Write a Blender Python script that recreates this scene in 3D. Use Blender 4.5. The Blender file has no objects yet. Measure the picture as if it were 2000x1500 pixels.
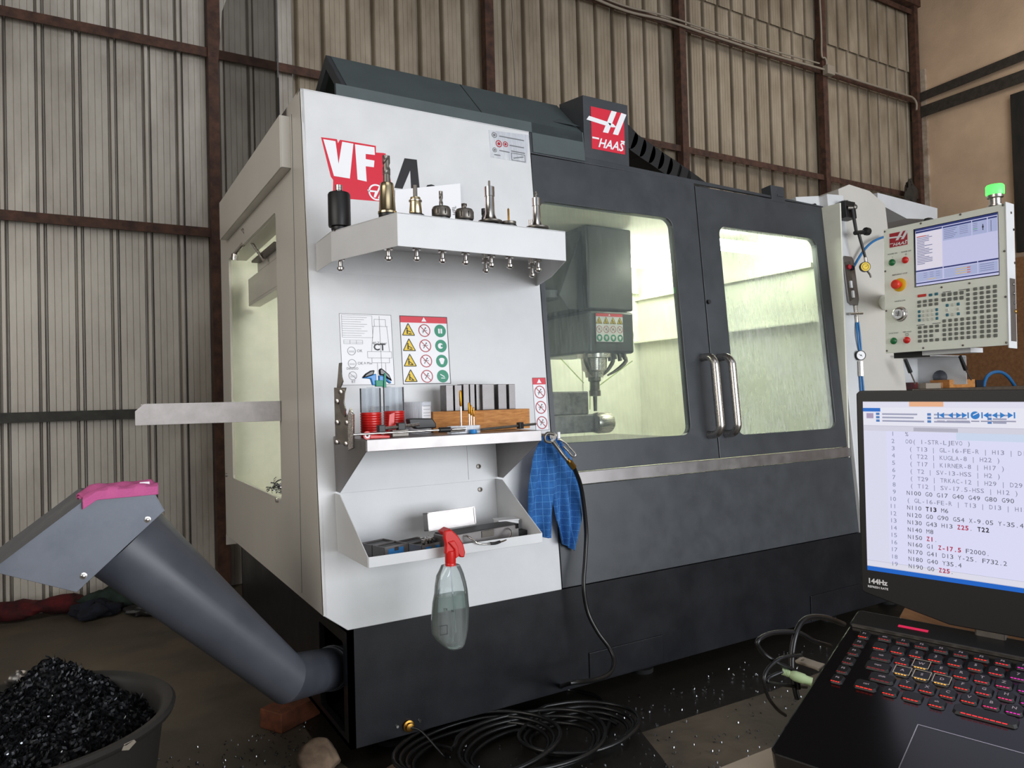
import bpy, bmesh, math, random
import numpy as np
from mathutils import Vector, Matrix
random.seed(7)
PI = math.pi
V = Vector
scn = bpy.context.scene
col = scn.collection
# ------------------------------------------------------------------ camera
CAM = V((-0.769, -2.422, 1.25)); F = 1426.0
def cam_axes(yaw, pit, rol):
    f = V((math.sin(yaw)*math.cos(pit), math.cos(yaw)*math.cos(pit), math.sin(pit)))
    r = V((math.cos(yaw), -math.sin(yaw), 0)); u = r.cross(f)
    return r*math.cos(rol)+u*math.sin(rol), -r*math.sin(rol)+u*math.cos(rol), f
CR, CU, CF = cam_axes(math.radians(30.7), math.radians(1.05), math.radians(-1.555))
cd = bpy.data.cameras.new('camera'); cam = bpy.data.objects.new('camera', cd); col.objects.link(cam)
cd.sensor_width = 36; cd.lens = F/2000*36; cd.clip_start = 0.02; cd.clip_end = 100
cam.matrix_world = Matrix(((CR.x, CU.x, -CF.x, CAM.x), (CR.y, CU.y, -CF.y, CAM.y), (CR.z, CU.z, -CF.z, CAM.z), (0, 0, 0, 1)))
scn.camera = cam
# ------------------------------------------------------------------ light
w = bpy.data.worlds.new('world'); scn.world = w; w.use_nodes = True
bg = w.node_tree.nodes['Background']; bg.inputs[0].default_value = (0.80, 0.88, 1.0, 1); bg.inputs[1].default_value = 0.42
def area(name, loc, target, sx, sy, power, colr):
    l = bpy.data.lights.new(name, 'AREA'); l.shape = 'RECTANGLE'; l.size = sx; l.size_y = sy; l.energy = power; l.color = colr
    o = bpy.data.objects.new(name, l); col.objects.link(o); o.location = loc
    o.rotation_euler = (V(target)-V(loc)).to_track_quat('-Z', 'Y').to_euler(); return o
area('hall_door_daylight', (2.2, -6.6, 1.5), (0.9, 0, 1.25), 5.0, 2.7, 400, (0.93, 0.96, 1.0))
area('left_bay_daylight', (-3.3, -1.2, 2.3), (0, .2, 1.3), 3.2, 2.6, 95, (1.0, 0.95, 0.88))  # added warm fill for the left-facing sides; no bay opening there
area('roof_light_right', (6.9, .2, 5.4), (7.6, 2.9, 2.6), 3.6, 1.4, 40, (1.0, 0.95, 0.88))  # added fill to brighten the right wall, no real fixture
area('roof_light', (-0.2, -3.3, 4.8), (0.6, 0, 1.2), 3.0, 1.2, 16, (1.0, 0.98, 0.97))
vs = scn.view_settings
vs.view_transform = 'Standard'; vs.look = 'None'; vs.exposure = 0.0; vs.gamma = 1.0; vs.use_curve_mapping = False

# ------------------------------------------------------------------ measuring rays (a point on a real surface)
def ray(px, py): return CF + CR*((px-1000)/F) - CU*((py-750)/F)
def hit(px, py, n, c):
    d = ray(px, py); n = V(n); return CAM + d*((c-n.dot(CAM))/n.dot(d))
def onY(px, py, y): return hit(px, py, (0, 1, 0), y)
def onX(px, py, x): return hit(px, py, (1, 0, 0), x)
def onZ(px, py, z): return hit(px, py, (0, 0, 1), z)
ZB = 0.48; K = 0.08; KN = math.sqrt(1+K*K)

# ------------------------------------------------------------------ frames
class Fr:
    def __init__(s, o, a, b, n=None):
        s.o = V(o); s.a = V(a); s.b = V(b); s.n = V(n) if n is not None else s.a.cross(s.b).normalized()
    def pt(s, x, y, z=0): return s.o + s.a*x + s.b*y + s.n*z
    def inv(s, px, py, off=0):
        n = s.a.cross(s.b).normalized(); o = s.o + s.n*off
        p = hit(px, py, n, n.dot(o)) - o
        aa, ab, bb = s.a.dot(s.a), s.a.dot(s.b), s.b.dot(s.b); pa, pb = p.dot(s.a), p.dot(s.b); D = aa*bb-ab*ab
        return ((pa*bb-pb*ab)/D, (pb*aa-pa*ab)/D)
    def sub(s, x, y, z=0, rot=0):
        c, q = math.cos(rot), math.sin(rot)
        return Fr(s.pt(x, y, z), s.a*c+s.b*q, s.b*c-s.a*q, s.n)
WORLD = Fr((0, 0, 0), (1, 0, 0), (0, 1, 0), (0, 0, 1))
# leaning front of the machine: (x, z, distance towards the viewer)
FR = Fr((0, -K*ZB, 0), (1, 0, 0), (0, K, 1), (0, -1/KN, K/KN))
def zframe(loc, rot=0): return Fr(loc, (math.cos(rot), math.sin(rot), 0), (-math.sin(rot), math.cos(rot), 0), (0, 0, 1))
def axframe(p0, p1):
    n = (V(p1)-V(p0)).normalized(); a = n.cross(V((0, 0, 1)) if abs(n.z) < .9 else V((1, 0, 0))).normalized()
    return Fr(p0, a, n.cross(a), n)

# ------------------------------------------------------------------ mesh builder
ALL = {}
class MB:
    def __init__(s): s.v = []; s.f = []; s.m = []; s.mi = 0
    def add(s, vs_, fs):
        k = len(s.v); s.v += [tuple(p) for p in vs_]; s.f += [[i+k for i in f] for f in fs]; s.m += [s.mi]*len(fs); return s
    def box(s, x0, x1, y0, y1, z0, z1, fr=WORLD):
        P = [fr.pt(x, y, z) for z in (z0, z1) for y in (y0, y1) for x in (x0, x1)]
        return s.add(P, [(0, 2, 3, 1), (4, 5, 7, 6), (0, 1, 5, 4), (2, 6, 7, 3), (0, 4, 6, 2), (1, 3, 7, 5)])
    def prism(s, poly, z0, z1, fr=WORLD):
        n = len(poly); P = [fr.pt(x, y, z0) for x, y in poly]+[fr.pt(x, y, z1) for x, y in poly]
        return s.add(P, [list(range(n))[::-1], list(range(n, 2*n))]+[(i, (i+1) % n, (i+1) % n+n, i+n) for i in range(n)])
    def flat(s, poly, z=0, fr=WORLD):
        return s.add([fr.pt(x, y, z) for x, y in poly], [list(range(len(poly)))])
    def lathe(s, prof, fr=WORLD, n=20, cap=True, a0=0, a1=2*PI):
        full = abs(a1-a0-2*PI) < 1e-6; m = n if full else n+1; P = []
        for r, z in prof:
            for i in range(m):
                t = a0+(a1-a0)*i/n; P.append(fr.pt(r*math.cos(t), r*math.sin(t), z))
        fs = []
        for j in range(len(prof)-1):
            for i in range(n):
                a, b = j*m+i, j*m+(i+1) % m
                fs.append((a, b, b+m, a+m))
        if cap and full:
            if prof[0][0] > 1e-6: fs.append(list(range(m))[::-1])
            if prof[-1][0] > 1e-6: fs.append(list(range((len(prof)-1)*m, len(prof)*m)))
        return s.add(P, fs)
    def cyl(s, p0, p1, r0, r1=None, n=14):
        r1 = r0 if r1 is None else r1; fr = axframe(p0, p1)
        return s.lathe([(r0, 0), (r1, (V(p1)-V(p0)).length)], fr, n)
    def tube(s, pts, r, n=8, smooth=0, closed=False):
        pts = [V(p) for p in pts]
        if smooth: pts = spline(pts, smooth)
        rr = r if isinstance(r, (list, tuple)) else [r]*len(pts)
        if len(rr) != len(pts): rr = [np.interp(i/(len(pts)-1), np.linspace(0, 1, len(rr)), rr) for i in range(len(pts))]
        t0 = (pts[1]-pts[0]).normalized(); a = t0.orthogonal().normalized(); P = []
        for i, p in enumerate(pts):
            t = (pts[min(i+1, len(pts)-1)]-pts[max(i-1, 0)]).normalized()
            a = (a - t*a.dot(t)).normalized(); b = t.cross(a)
            P += [p+(a*math.cos(2*PI*j/n)+b*math.sin(2*PI*j/n))*rr[i] for j in range(n)]
        fs = [(i*n+j, i*n+(j+1) % n, (i+1)*n+(j+1) % n, (i+1)*n+j) for i in range(len(pts)-1) for j in range(n)]
        fs += [list(range(n))[::-1], list(range((len(pts)-1)*n, len(pts)*n))]
        return s.add(P, fs)
    def disc(s, x, y, r, z=0, fr=WORLD, n=24): return s.flat([(x+r*math.cos(2*PI*i/n), y+r*math.sin(2*PI*i/n)) for i in range(n)], z, fr)
    def ring(s, x, y, r0, r1, z=0, fr=WORLD, n=28):
        P = [fr.pt(x+r*math.cos(2*PI*i/n), y+r*math.sin(2*PI*i/n), z) for r in (r0, r1) for i in range(n)]
        return s.add(P, [(i, (i+1) % n, (i+1) % n+n, i+n) for i in range(n)])
    def line(s, x0, y0, x1, y1, w, z=0, fr=WORLD):
        d = math.hypot(x1-x0, y1-y0) or 1e-6; nx, ny = -(y1-y0)/d*w/2, (x1-x0)/d*w/2
        return s.flat([(x0+nx, y0+ny), (x1+nx, y1+ny), (x1-nx, y1-ny), (x0-nx, y0-ny)], z, fr)
    def rect(s, x0, x1, y0, y1, z=0, fr=WORLD): return s.flat([(x0, y0), (x1, y0), (x1, y1), (x0, y1)], z, fr)
    def frame_rect(s, x0, x1, y0, y1, w, z=0, fr=WORLD):
        s.rect(x0, x1, y0, y0+w, z, fr); s.rect(x0, x1, y1-w, y1, z, fr); s.rect(x0, x0+w, y0, y1, z, fr); return s.rect(x1-w, x1, y0, y1, z, fr)
    def hole_plate(s, ox, hx, z0, z1, fr, hole=None):
        """plate with outline ox=(x0,x1,y0,y1) and rounded hole hx=(x0,x1,y0,y1,r), or any 4 arcs of a hole polygon"""
        x0, x1, y0, y1 = ox; a0, a1, b0, b1, r = hx; inn = []; out = []
        for (cx, cy, t0, oc) in ((a1-r, b1-r, 0, (x1, y1)), (a0+r, b1-r, 90, (x0, y1)), (a0+r, b0+r, 180, (x0, y0)), (a1-r, b0+r, 270, (x1, y0))):
            for k in range(6):
                t = math.radians(t0+18*k); inn.append((cx+r*math.cos(t), cy+r*math.sin(t))); out.append(oc)
        return s.bridge(out, inn, z0, z1, fr)
    def bridge(s, out, inn, z0, z1, fr):
        n = len(inn)
        P = [fr.pt(x, y, z) for z in (z0, z1) for L in (out, inn) for x, y in L]
        fs = []
        for i in range(n):
            j = (i+1) % n
            same = (abs(out[i][0]-out[j][0]) < 1e-9 and abs(out[i][1]-out[j][1]) < 1e-9)
            if same: fs += [(i, n+j, n+i), (2*n+i, 3*n+i, 3*n+j)]
            else: fs += [(i, j, n+j, n+i), (2*n+i, 3*n+i, 3*n+j, 2*n+j), (i, 2*n+i, 2*n+j, j)]
            fs.append((n+i, n+j, 3*n+j, 3*n+i))
        return s.add(P, fs)
    def text(s, txt, x, y, size, z=0, fr=WORLD, off=0.0, shear=0, sx=1.0, align='LEFT', pitch=None):
        vs_, fs, wd = glyphs(txt, off, shear) if pitch is None else glyphs_mono(txt, off, pitch/size)
        dx = 0 if align == 'LEFT' else (-wd/2 if align == 'CENTER' else -wd)
        return s.add([fr.pt(x+(p[0]+dx)*size*sx, y+p[1]*size, z) for p in vs_], fs)
    def build(s, name, mats, parent=None, smooth=False, bevel=0, local=False, label=None, kind=None, seg=2, auto=True):
        me = bpy.data.meshes.new(name); me.from_pydata(s.v, [], s.f)
        mats = mats if isinstance(mats, (list, tuple)) else [mats]
        for m in mats: me.materials.append(m)
        if len(mats) > 1: me.polygons.foreach_set('material_index', s.m)
        o = bpy.data.objects.new(name, me); col.objects.link(o)
        bm = bmesh.new(); bm.from_mesh(me); bmesh.ops.recalc_face_normals(bm, faces=bm.faces) if auto else None; bm.to_mesh(me); bm.free()
        if smooth:
            me.polygons.foreach_set('use_smooth', [True]*len(me.polygons))
            me.set_sharp_from_angle(angle=math.radians(smooth if smooth > 1 else 40))
        if bevel:
            b = o.modifiers.new('bevel', 'BEVEL'); b.width = bevel; b.segments = seg; b.limit_method = 'ANGLE'; b.angle_limit = math.radians(35)
        if parent is not None:
            o.parent = parent
            if not local: o.matrix_parent_inverse = world_inv(parent)
        if label: o['label'] = label
        if kind: o['kind'] = kind
        return o
def world_inv(o):
    m = Matrix.Identity(4)
    while o is not None:
        m = (o.matrix_parent_inverse @ o.matrix_basis) @ m if o.parent else o.matrix_basis @ m; o = o.parent
    return m.inverted()
def spline(pts, k):
    out = []
    for i in range(len(pts)-1):
        p0, p1, p2, p3 = pts[max(i-1, 0)], pts[i], pts[i+1], pts[min(i+2, len(pts)-1)]
        for j in range(k):
            t = j/k; out.append(0.5*((2*p1)+(p2-p0)*t+(2*p0-5*p1+4*p2-p3)*t*t+(3*p1-p0-3*p2+p3)*t**3))
    out.append(pts[-1]); return out
_g = {}
def glyphs(txt, off=0.0, shear=0):
    key = (txt, off, shear)
    if key not in _g:
        c = bpy.data.curves.new('t', 'FONT'); c.body = txt; c.offset = off; c.shear = shear; c.resolution_u = 2
        o = bpy.data.objects.new('t', c); col.objects.link(o); bpy.context.view_layer.update()
        me = bpy.data.meshes.new_from_object(o.evaluated_get(bpy.context.evaluated_depsgraph_get()))
        vs_ = [(v.co.x, v.co.y) for v in me.vertices]; fs = [tuple(p.vertices) for p in me.polygons]
        _g[key] = (vs_, fs, max([v[0] for v in vs_] or [0]))
        bpy.data.objects.remove(o); bpy.data.curves.remove(c); bpy.data.meshes.remove(me)
    return _g[key]
def glyphs_mono(txt, off, pitch):
    vs_ = []; fs = []
    for i, ch in enumerate(txt):
        if ch == ' ': continue
        a, b, wd = glyphs(ch, off); k = len(vs_); mn = min(p[0] for p in a); cw = wd-mn
        q = min(1.25, pitch*0.82/max(cw, .01)) if ch not in '.-|(),1I' else 1
        vs_ += [((i+.5)*pitch+(p[0]-mn-cw/2)*q, p[1]) for p in a]; fs += [tuple(j+k for j in f) for f in b]
    return vs_, fs, len(txt)*pitch
def thing(name, label, cat, loc=(0, 0, 0), rot=0, group=None, kind=None):
    o = bpy.data.objects.new(name, None); col.objects.link(o); o.location = loc; o.rotation_euler = (0, 0, rot); o.empty_display_size = .05
    return tag(o, label, cat, group, kind)
def tag(o, label, cat=None, group=None, kind=None):
    if label: o['label'] = label
    if cat: o['category'] = cat
    if group: o['group'] = group
    if kind: o['kind'] = kind
    return o
def dup(root, loc, rotz=0, label=None):
    def cp(o, par):
        c = o.copy(); col.objects.link(c); c.parent = par
        for ch in kids[o.name]: cp(ch, c)
        return c
    kids = {}
    def walk(o):
        kids[o.name] = list(o.children)
        for ch in o.children: walk(ch)
    walk(root); r = cp(root, None); r.location = loc; r.rotation_euler = (0, 0, rotz)
    if label: r['label'] = label
    return r

# ------------------------------------------------------------------ materials
def lin(h):
    c = [int(h[i:i+2], 16)/255 for i in (0, 2, 4)]
    return tuple((x/12.92 if x <= .04045 else ((x+.055)/1.055)**2.4) for x in c)+(1,)
def mat(name, c, rough=.5, metal=0, noise=0, scale=8, c2=None, stretch=None, bump=0, bscale=60, emit=0, spec=.5, coat=0, nrough=0, thr=(.35, .65)):
    m = bpy.data.materials.new(name); m.use_nodes = True; nt = m.node_tree; b = nt.nodes['Principled BSDF']
    c = lin(c) if isinstance(c, str) else tuple(c)+(1,)
    b.inputs['Base Color'].default_value = c; b.inputs['Roughness'].default_value = rough; b.inputs['Metallic'].default_value = metal
    b.inputs['Specular IOR Level'].default_value = spec; b.inputs['Coat Weight'].default_value = coat
    if emit: b.inputs['Emission Color'].default_value = c; b.inputs['Emission Strength'].default_value = emit
    if noise or c2 or bump or nrough:
        tc = nt.nodes.new('ShaderNodeTexCoord'); mp = nt.nodes.new('ShaderNodeMapping'); nt.links.new(tc.outputs['Object'], mp.inputs[0])
        if stretch: mp.inputs['Scale'].default_value = stretch
        nz = nt.nodes.new('ShaderNodeTexNoise'); nz.inputs['Scale'].default_value = scale; nz.inputs['Detail'].default_value = 6; nz.inputs['Roughness'].default_value = .6
        nt.links.new(mp.outputs[0], nz.inputs['Vector'])
        if noise or c2:
            cc = lin(c2) if c2 else tuple(min(1, x*(1-noise)) for x in c[:3])+(1,)
            rp = nt.nodes.new('ShaderNodeValToRGB'); rp.color_ramp.elements[0].position = thr[0]; rp.color_ramp.elements[1].position = thr[1]
            rp.color_ramp.elements[0].color = cc; rp.color_ramp.elements[1].color = c if c2 else tuple(min(1, x*(1+noise*.5)) for x in c[:3])+(1,)
            nt.links.new(nz.outputs[0], rp.inputs[0]); nt.links.new(rp.outputs[0], b.inputs['Base Color'])
            if emit: nt.links.new(rp.outputs[0], b.inputs['Emission Color'])
        if nrough:
            mr = nt.nodes.new('ShaderNodeMapRange'); mr.inputs['To Min'].default_value = max(0.02, rough-nrough); mr.inputs['To Max'].default_value = min(1, rough+nrough)
            mr.inputs['From Min'].default_value = .3; mr.inputs['From Max'].default_value = .7
            nt.links.new(nz.outputs[0], mr.inputs[0]); nt.links.new(mr.outputs[0], b.inputs['Roughness'])
        if bump:
            n2 = nt.nodes.new('ShaderNodeTexNoise'); n2.inputs['Scale'].default_value = bscale; n2.inputs['Detail'].default_value = 4; nt.links.new(mp.outputs[0], n2.inputs['Vector'])
            bp = nt.nodes.new('ShaderNodeBump'); bp.inputs['Strength'].default_value = bump; bp.inputs['Distance'].default_value = .004
            nt.links.new(n2.outputs[0], bp.inputs['Height']); nt.links.new(bp.outputs[0], b.inputs['Normal'])
    return m
def glass(name, tint, dirt_haze=0.0, dirt_haze_col='c8d8d0', ior=1.5, streak=(30, 30, 2.2), scale=3, rough=0.0, grad=None):
    m = bpy.data.materials.new(name); m.use_nodes = True; nt = m.node_tree; nt.nodes.clear(); N = nt.nodes.new
    out = N('ShaderNodeOutputMaterial'); tr = N('ShaderNodeBsdfTransparent'); tr.inputs[0].default_value = lin(tint)
    gl = N('ShaderNodeBsdfGlossy'); gl.inputs['Roughness'].default_value = rough; gl.inputs[0].default_value = (1, 1, 1, 1)
    fr = N('ShaderNodeFresnel'); fr.inputs[0].default_value = ior; mx = N('ShaderNodeMixShader')
    nt.links.new(fr.outputs[0], mx.inputs[0]); nt.links.new(tr.outputs[0], mx.inputs[1]); nt.links.new(gl.outputs[0], mx.inputs[2]); last = mx
    if dirt_haze:
        tc = N('ShaderNodeTexCoord'); mp = N('ShaderNodeMapping'); mp.inputs['Scale'].default_value = streak; nz = N('ShaderNodeTexNoise')
        nz.inputs['Scale'].default_value = scale; nz.inputs['Detail'].default_value = 8; nz.inputs['Roughness'].default_value = .7
        nt.links.new(tc.outputs['Object'], mp.inputs[0]); nt.links.new(mp.outputs[0], nz.inputs['Vector'])
        n3 = N('ShaderNodeTexNoise'); n3.inputs['Scale'].default_value = 2.5; nt.links.new(tc.outputs['Object'], n3.inputs['Vector'])
        mm = N('ShaderNodeMath'); mm.operation = 'MULTIPLY'; nt.links.new(nz.outputs[0], mm.inputs[0]); nt.links.new(n3.outputs[0], mm.inputs[1])
        mr = N('ShaderNodeMapRange'); mr.inputs['From Min'].default_value = .18; mr.inputs['From Max'].default_value = .38
        mr.inputs['To Min'].default_value = dirt_haze*.35; mr.inputs['To Max'].default_value = dirt_haze
        nt.links.new(mm.outputs[0], mr.inputs[0])
        df = N('ShaderNodeBsdfDiffuse'); df.inputs[0].default_value = lin(dirt_haze_col); m2 = N('ShaderNodeMixShader')
        nt.links.new(mr.outputs[0], m2.inputs[0]); nt.links.new(last.outputs[0], m2.inputs[1]); nt.links.new(df.outputs[0], m2.inputs[2]); last = m2
    nt.links.new(last.outputs[0], out.inputs[0]); return m
M = {}
M['paint'] = mat('white_paint', 'd2d3d4', .42, noise=.06, scale=5, bump=.04, bscale=300, nrough=.08)
M['paint_side'] = mat('cream_paint', 'c9c5bd', .30, noise=.04, scale=3, bump=.03, bscale=300)  # white paint, with the dim warm light on these faces put into its colour
M['inner'] = mat('inner_white', 'e3e3d6', .45, noise=.08, scale=6)
M['dark'] = mat('charcoal_paint', '3c3f43', .36, noise=.10, scale=9, bump=.06, bscale=350, nrough=.06)
M['dark2'] = mat('charcoal_base_paint', '15161a', .36, noise=.12, scale=5, spec=.35, bump=.05, bscale=300, nrough=.07)
M['hood'] = mat('grey_green_hood', '4c5556', .45, noise=.10, scale=6)
M['galv'] = mat('galvanised_sheet', 'ccc6bb', .52, metal=.3, c2='a39b90', scale=2.2, stretch=(1.6, 1.6, .6), bump=.15, bscale=25, nrough=.12)
M['galvb'] = mat('dusty_galvanised_sheet', 'b3a693', .55, metal=.25, c2='8f826f', scale=2.2, stretch=(1.6, 1.6, .6), bump=.15, bscale=25, nrough=.12)  # browner, darker tone for the right-hand sheets
M['rust'] = mat('rusty_steel', '5a3c2e', .75, c2='38251e', scale=14, bump=.3, bscale=60)
M['rustg'] = mat('old_green_steel', '3c3c36', .7, c2='2c2b27', scale=14, bump=.3, bscale=60)
M['plaster'] = mat('beige_plaster', 'd6b99c', .92, c2='bca288', scale=2.0, bump=.5, bscale=40, thr=(.3, .7))
M['plasterw'] = mat('limewashed_edge', 'bcae9d', .9, c2='94816d', scale=8, bump=.4, bscale=40)
M['floor'] = mat('oily_concrete', '665b4c', .68, c2='3c362e', scale=2.2, bump=.35, bscale=35, thr=(.3, .72), nrough=.15)
M['roof'] = mat('roof_sheet', '5a5048', .8, noise=.2, scale=4)
M['steel'] = mat('brushed_stainless', 'c9c4c0', .28, metal=1, noise=.08, scale=10, stretch=(1, 40, 40), nrough=.06)
M['steelsh'] = mat('shelf_stainless', '928e8d', .36, metal=.85, noise=.08, scale=12, nrough=.06)
M['chrome'] = mat('polished_steel', 'd8d4cf', .16, metal=1)
M['gold'] = mat('gold_steel', 'cdbd9a', .24, metal=1)
M['tin'] = mat('titanium_nitride', 'b07c28', .3, metal=1)
M['brass'] = mat('brass', '9a7436', .35, metal=1)
M['iron'] = mat('dark_steel', '736e68', .38, metal=.75, noise=.2, scale=30)
M['block'] = mat('ground_steel', '7c7877', .4, metal=.7, c2='615e5e', scale=30, nrough=.1)
M['black'] = mat('black_rubber', '161617', .45)
M['blackg'] = mat('glossy_black', '0e0e10', .2)
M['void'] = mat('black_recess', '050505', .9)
M['red'] = mat('red_plastic', 'c8201c', .32)
M['logor'] = mat('logo_red', 'cf2037', .4)
M['crim'] = mat('crimson_print', 'a8202e', .4)
M['white'] = mat('white_print', 'e9e9ec', .45)
M['ink'] = mat('black_print', '1c1b1e', .5)
M['grey'] = mat('grey_print', '6c6d70', .6)
M['yellow'] = mat('yellow_print', 'e8c52f', .5)
M['green'] = mat('green_print', '2e8b6d', .5)
M['dgreen'] = mat('green_button', '1f6a3a', .3)
M['blue'] = mat('blue_plastic', '2a7fc4', .35)
M['blueh'] = mat('blue_hose', '2c6fa8', .35)
M['cyan'] = mat('teal_key', '2f6f80', .5)
M['key'] = mat('grey_key', '6d6f68', .55)
M['keyw'] = mat('white_key', 'c9cabf', .5)
M['wood'] = mat('pine_wood', 'c68a4c', .6, c2='a66a34', scale=3, stretch=(8, 8, 60))
M['table'] = mat('beige_tabletop', 'a59686', .5, noise=.06, scale=6)
M['card'] = mat('brown_wood', '9a6f4a', .65, c2='835a3a', scale=4, stretch=(30, 6, 6))
M['brick'] = mat('orange_brick', '7c452a', .85, c2='54301f', scale=20, bump=.4)
M['stone'] = mat('rough_stone', '84705c', .9, c2='46372b', scale=7, bump=.8, bscale=20)
M['pend'] = mat('pale_green_grey_panel', 'eff1e6', .42, noise=.03)
M['zinc'] = mat('scratched_zinc', '666a72', .42, metal=.5, c2='50545c', scale=6, nrough=.12)
M['bar'] = mat('dull_zinc_bar', 'b5b0ae', .5, metal=.25, noise=.12, scale=25)
M['pipe'] = mat('grey_duct_paint', '4a4d55', .38, noise=.12, scale=7, nrough=.08)
M['pink'] = mat('pink_cloth', 'c05a90', .9, bump=.4, bscale=200)
M['bcloth'] = mat('blue_cloth', '2a66a8', .92, c2='235794', scale=30, bump=.4, bscale=220)
M['redcl'] = mat('red_cloth', '5a1014', .9, c2='220709', scale=14)
M['rag'] = mat('dark_rag', '1c2030', .95, c2='0f1118', scale=14)
M['ragg'] = mat('green_rag', '2a3a33', .95, c2='18211d', scale=14)
M['chips'] = mat('dark_swarf', '2b2c30', .4, metal=.5, c2='101113', scale=60)
M['chipl'] = mat('bright_swarf', '8d9094', .25, metal=1)
M['tub'] = mat('black_tub', '1b1a1a', .5, c2='2c2a28', scale=60, thr=(.6, .75))
M['cable'] = mat('black_cable', '121212', .35)
M['conduit'] = mat('grey_conduit', '968c7e', .6)
M['angle'] = mat('dirty_rail', '3c352d', .8, c2='2b2620', scale=20)
M['board'] = mat('dark_board', '2d2924', .85, c2='1d1b18', scale=10, stretch=(1, 1, .3))
M['glass'] = glass('door_glass', 'e8ece6', dirt_haze=.13)
M['glass2'] = glass('door_glass_wet', 'd2dcd2', dirt_haze=.55, dirt_haze_col='cdd2ca', streak=(22, 22, 3.0))  # streaks, plus a strong pale haze painting in the room's reflection
M['glass3'] = glass('side_glass', 'e6efe2', dirt_haze=.03)
M['smoke'] = glass('smoked_acrylic', '9c948e', dirt_haze=.06, dirt_haze_col='8a8078')
M['clear'] = glass('clear_plastic', 'f4f6f8', dirt_haze=.04, dirt_haze_col='e4e6ea', scale=1, ior=1.15)
M['milky'] = glass('milky_plastic', 'f0f2f6', dirt_haze=.9, dirt_haze_col='eceef2', scale=1, ior=1.2)
M['pet'] = glass('bottle_plastic', 'eef4f4', dirt_haze=.16, dirt_haze_col='ffffff', scale=1, ior=1.6)
M['liquid'] = glass('washing_liquid', 'b4c2bc', dirt_haze=.22, dirt_haze_col='c0ccc6', ior=1.2)
M['coolant'] = glass('coolant_jet', 'f4ffd8', dirt_haze=.5, dirt_haze_col='eaf6c8', scale=1)
M['led'] = mat('led_tube', 'fcfff0', .5, emit=34)
M['beacon'] = mat('green_beacon', '48ff50', .4, emit=2.6)
def emat(n, h, s):
    m = mat(n, h, .4, emit=s, spec=.25); m.node_tree.nodes['Principled BSDF'].inputs['Base Color'].default_value = (.012, .012, .014, 1); return m
def check_cloth(m, c_line):
    nt = m.node_tree; b = nt.nodes['Principled BSDF']; src = b.inputs['Base Color'].links[0].from_socket
    tc = nt.nodes.new('ShaderNodeTexCoord'); sp = nt.nodes.new('ShaderNodeSeparateXYZ'); nt.links.new(tc.outputs['Object'], sp.inputs[0]); outs = []
    for ax in (0, 2):
        mu = nt.nodes.new('ShaderNodeMath'); mu.operation = 'MULTIPLY'; mu.inputs[1].default_value = 38; nt.links.new(sp.outputs[ax], mu.inputs[0])
        fr = nt.nodes.new('ShaderNodeMath'); fr.operation = 'FRACT'; nt.links.new(mu.outputs[0], fr.inputs[0])
        lt_ = nt.nodes.new('ShaderNodeMath'); lt_.operation = 'LESS_THAN'; lt_.inputs[1].default_value = .07; nt.links.new(fr.outputs[0], lt_.inputs[0]); outs.append(lt_)
    mx = nt.nodes.new('ShaderNodeMath'); mx.operation = 'MAXIMUM'; nt.links.new(outs[0].outputs[0], mx.inputs[0]); nt.links.new(outs[1].outputs[0], mx.inputs[1])
    k = nt.nodes.new('ShaderNodeMix'); k.data_type = 'RGBA'; nt.links.new(mx.outputs[0], k.inputs[0]); nt.links.new(src, k.inputs[6]); k.inputs[7].default_value = lin(c_line)
    nt.links.new(k.outputs[2], b.inputs['Base Color'])
check_cloth(M['bcloth'], '4c86c0')
# ================================================================== SETTING
WY = 2.95; WX = 8.6
MB().box(-3.6, WX+.2, -8, WY+.2, -.2, 0).build('floor', M['floor'], kind='structure')
# back wall of corrugated sheets
wb = thing('wall_back', None, None, (0, WY, 0), kind='structure')
def sheet_profile(n, raised):
    pr = []
    for i in range(n):
        x = .2*i
        if raised: pr += [(x-.006, 0), (x, .034), (x+.006, .034), (x+.013, -.024), (x+.031, -.024), (x+.038, .034), (x+.044, .034), (x+.050, 0)]
        else: pr += [(x, 0), (x+.004, .052), (x+.030, .052), (x+.036, 0), (x+.042, -.010), (x+.048, 0)]
        pr += [(x+.083, 0), (x+.085, .003), (x+.087, 0), (x+.121, 0), (x+.123, .003), (x+.125, 0), (x+.159, 0), (x+.161, .003), (x+.163, 0)]
    return pr+[(.2*n-.006, 0)]
def sheet_mesh(n, z0, z1, dy, raised):
    b = MB(); pr = sheet_profile(n, raised); m = len(pr)
    P = [(x, y+dy, z) for z in (z0, z1) for x, y in pr]
    b.add(P, [(i, i+1, i+1+m, i+m) for i in range(m-1)]); return b
sm = {}
for row, (z0, z1, dy) in enumerate(((0, 5.35, .02), (5.3, 7.2, -.01))):
    x = -3.6+.01
    while x < WX-.05:
        x1 = x+1.0 if not (x < .0) else x+1.0
        key = (row, x < -.2)
        if key not in sm:
            o = sheet_mesh(5, z0, z1, dy, x < -.2).build('cladding_sheet', M['galv' if x < -.2 else 'galvb'], wb, local=True, auto=False); sm[key] = o
        else:
            o = sm[key].copy(); col.objects.link(o)
        o.location = (x+.215, 0, 0); x += 1.0
for cx in (.06, 2.232, 4.433, 6.643, 8.52):
    MB().box(cx-.04, cx+.04, -.11, -.03, 0, 7.2, Fr((0, WY, 0), (1, 0, 0), (0, 1, 0))).build('steel_column', M['rust'], wb)
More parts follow.
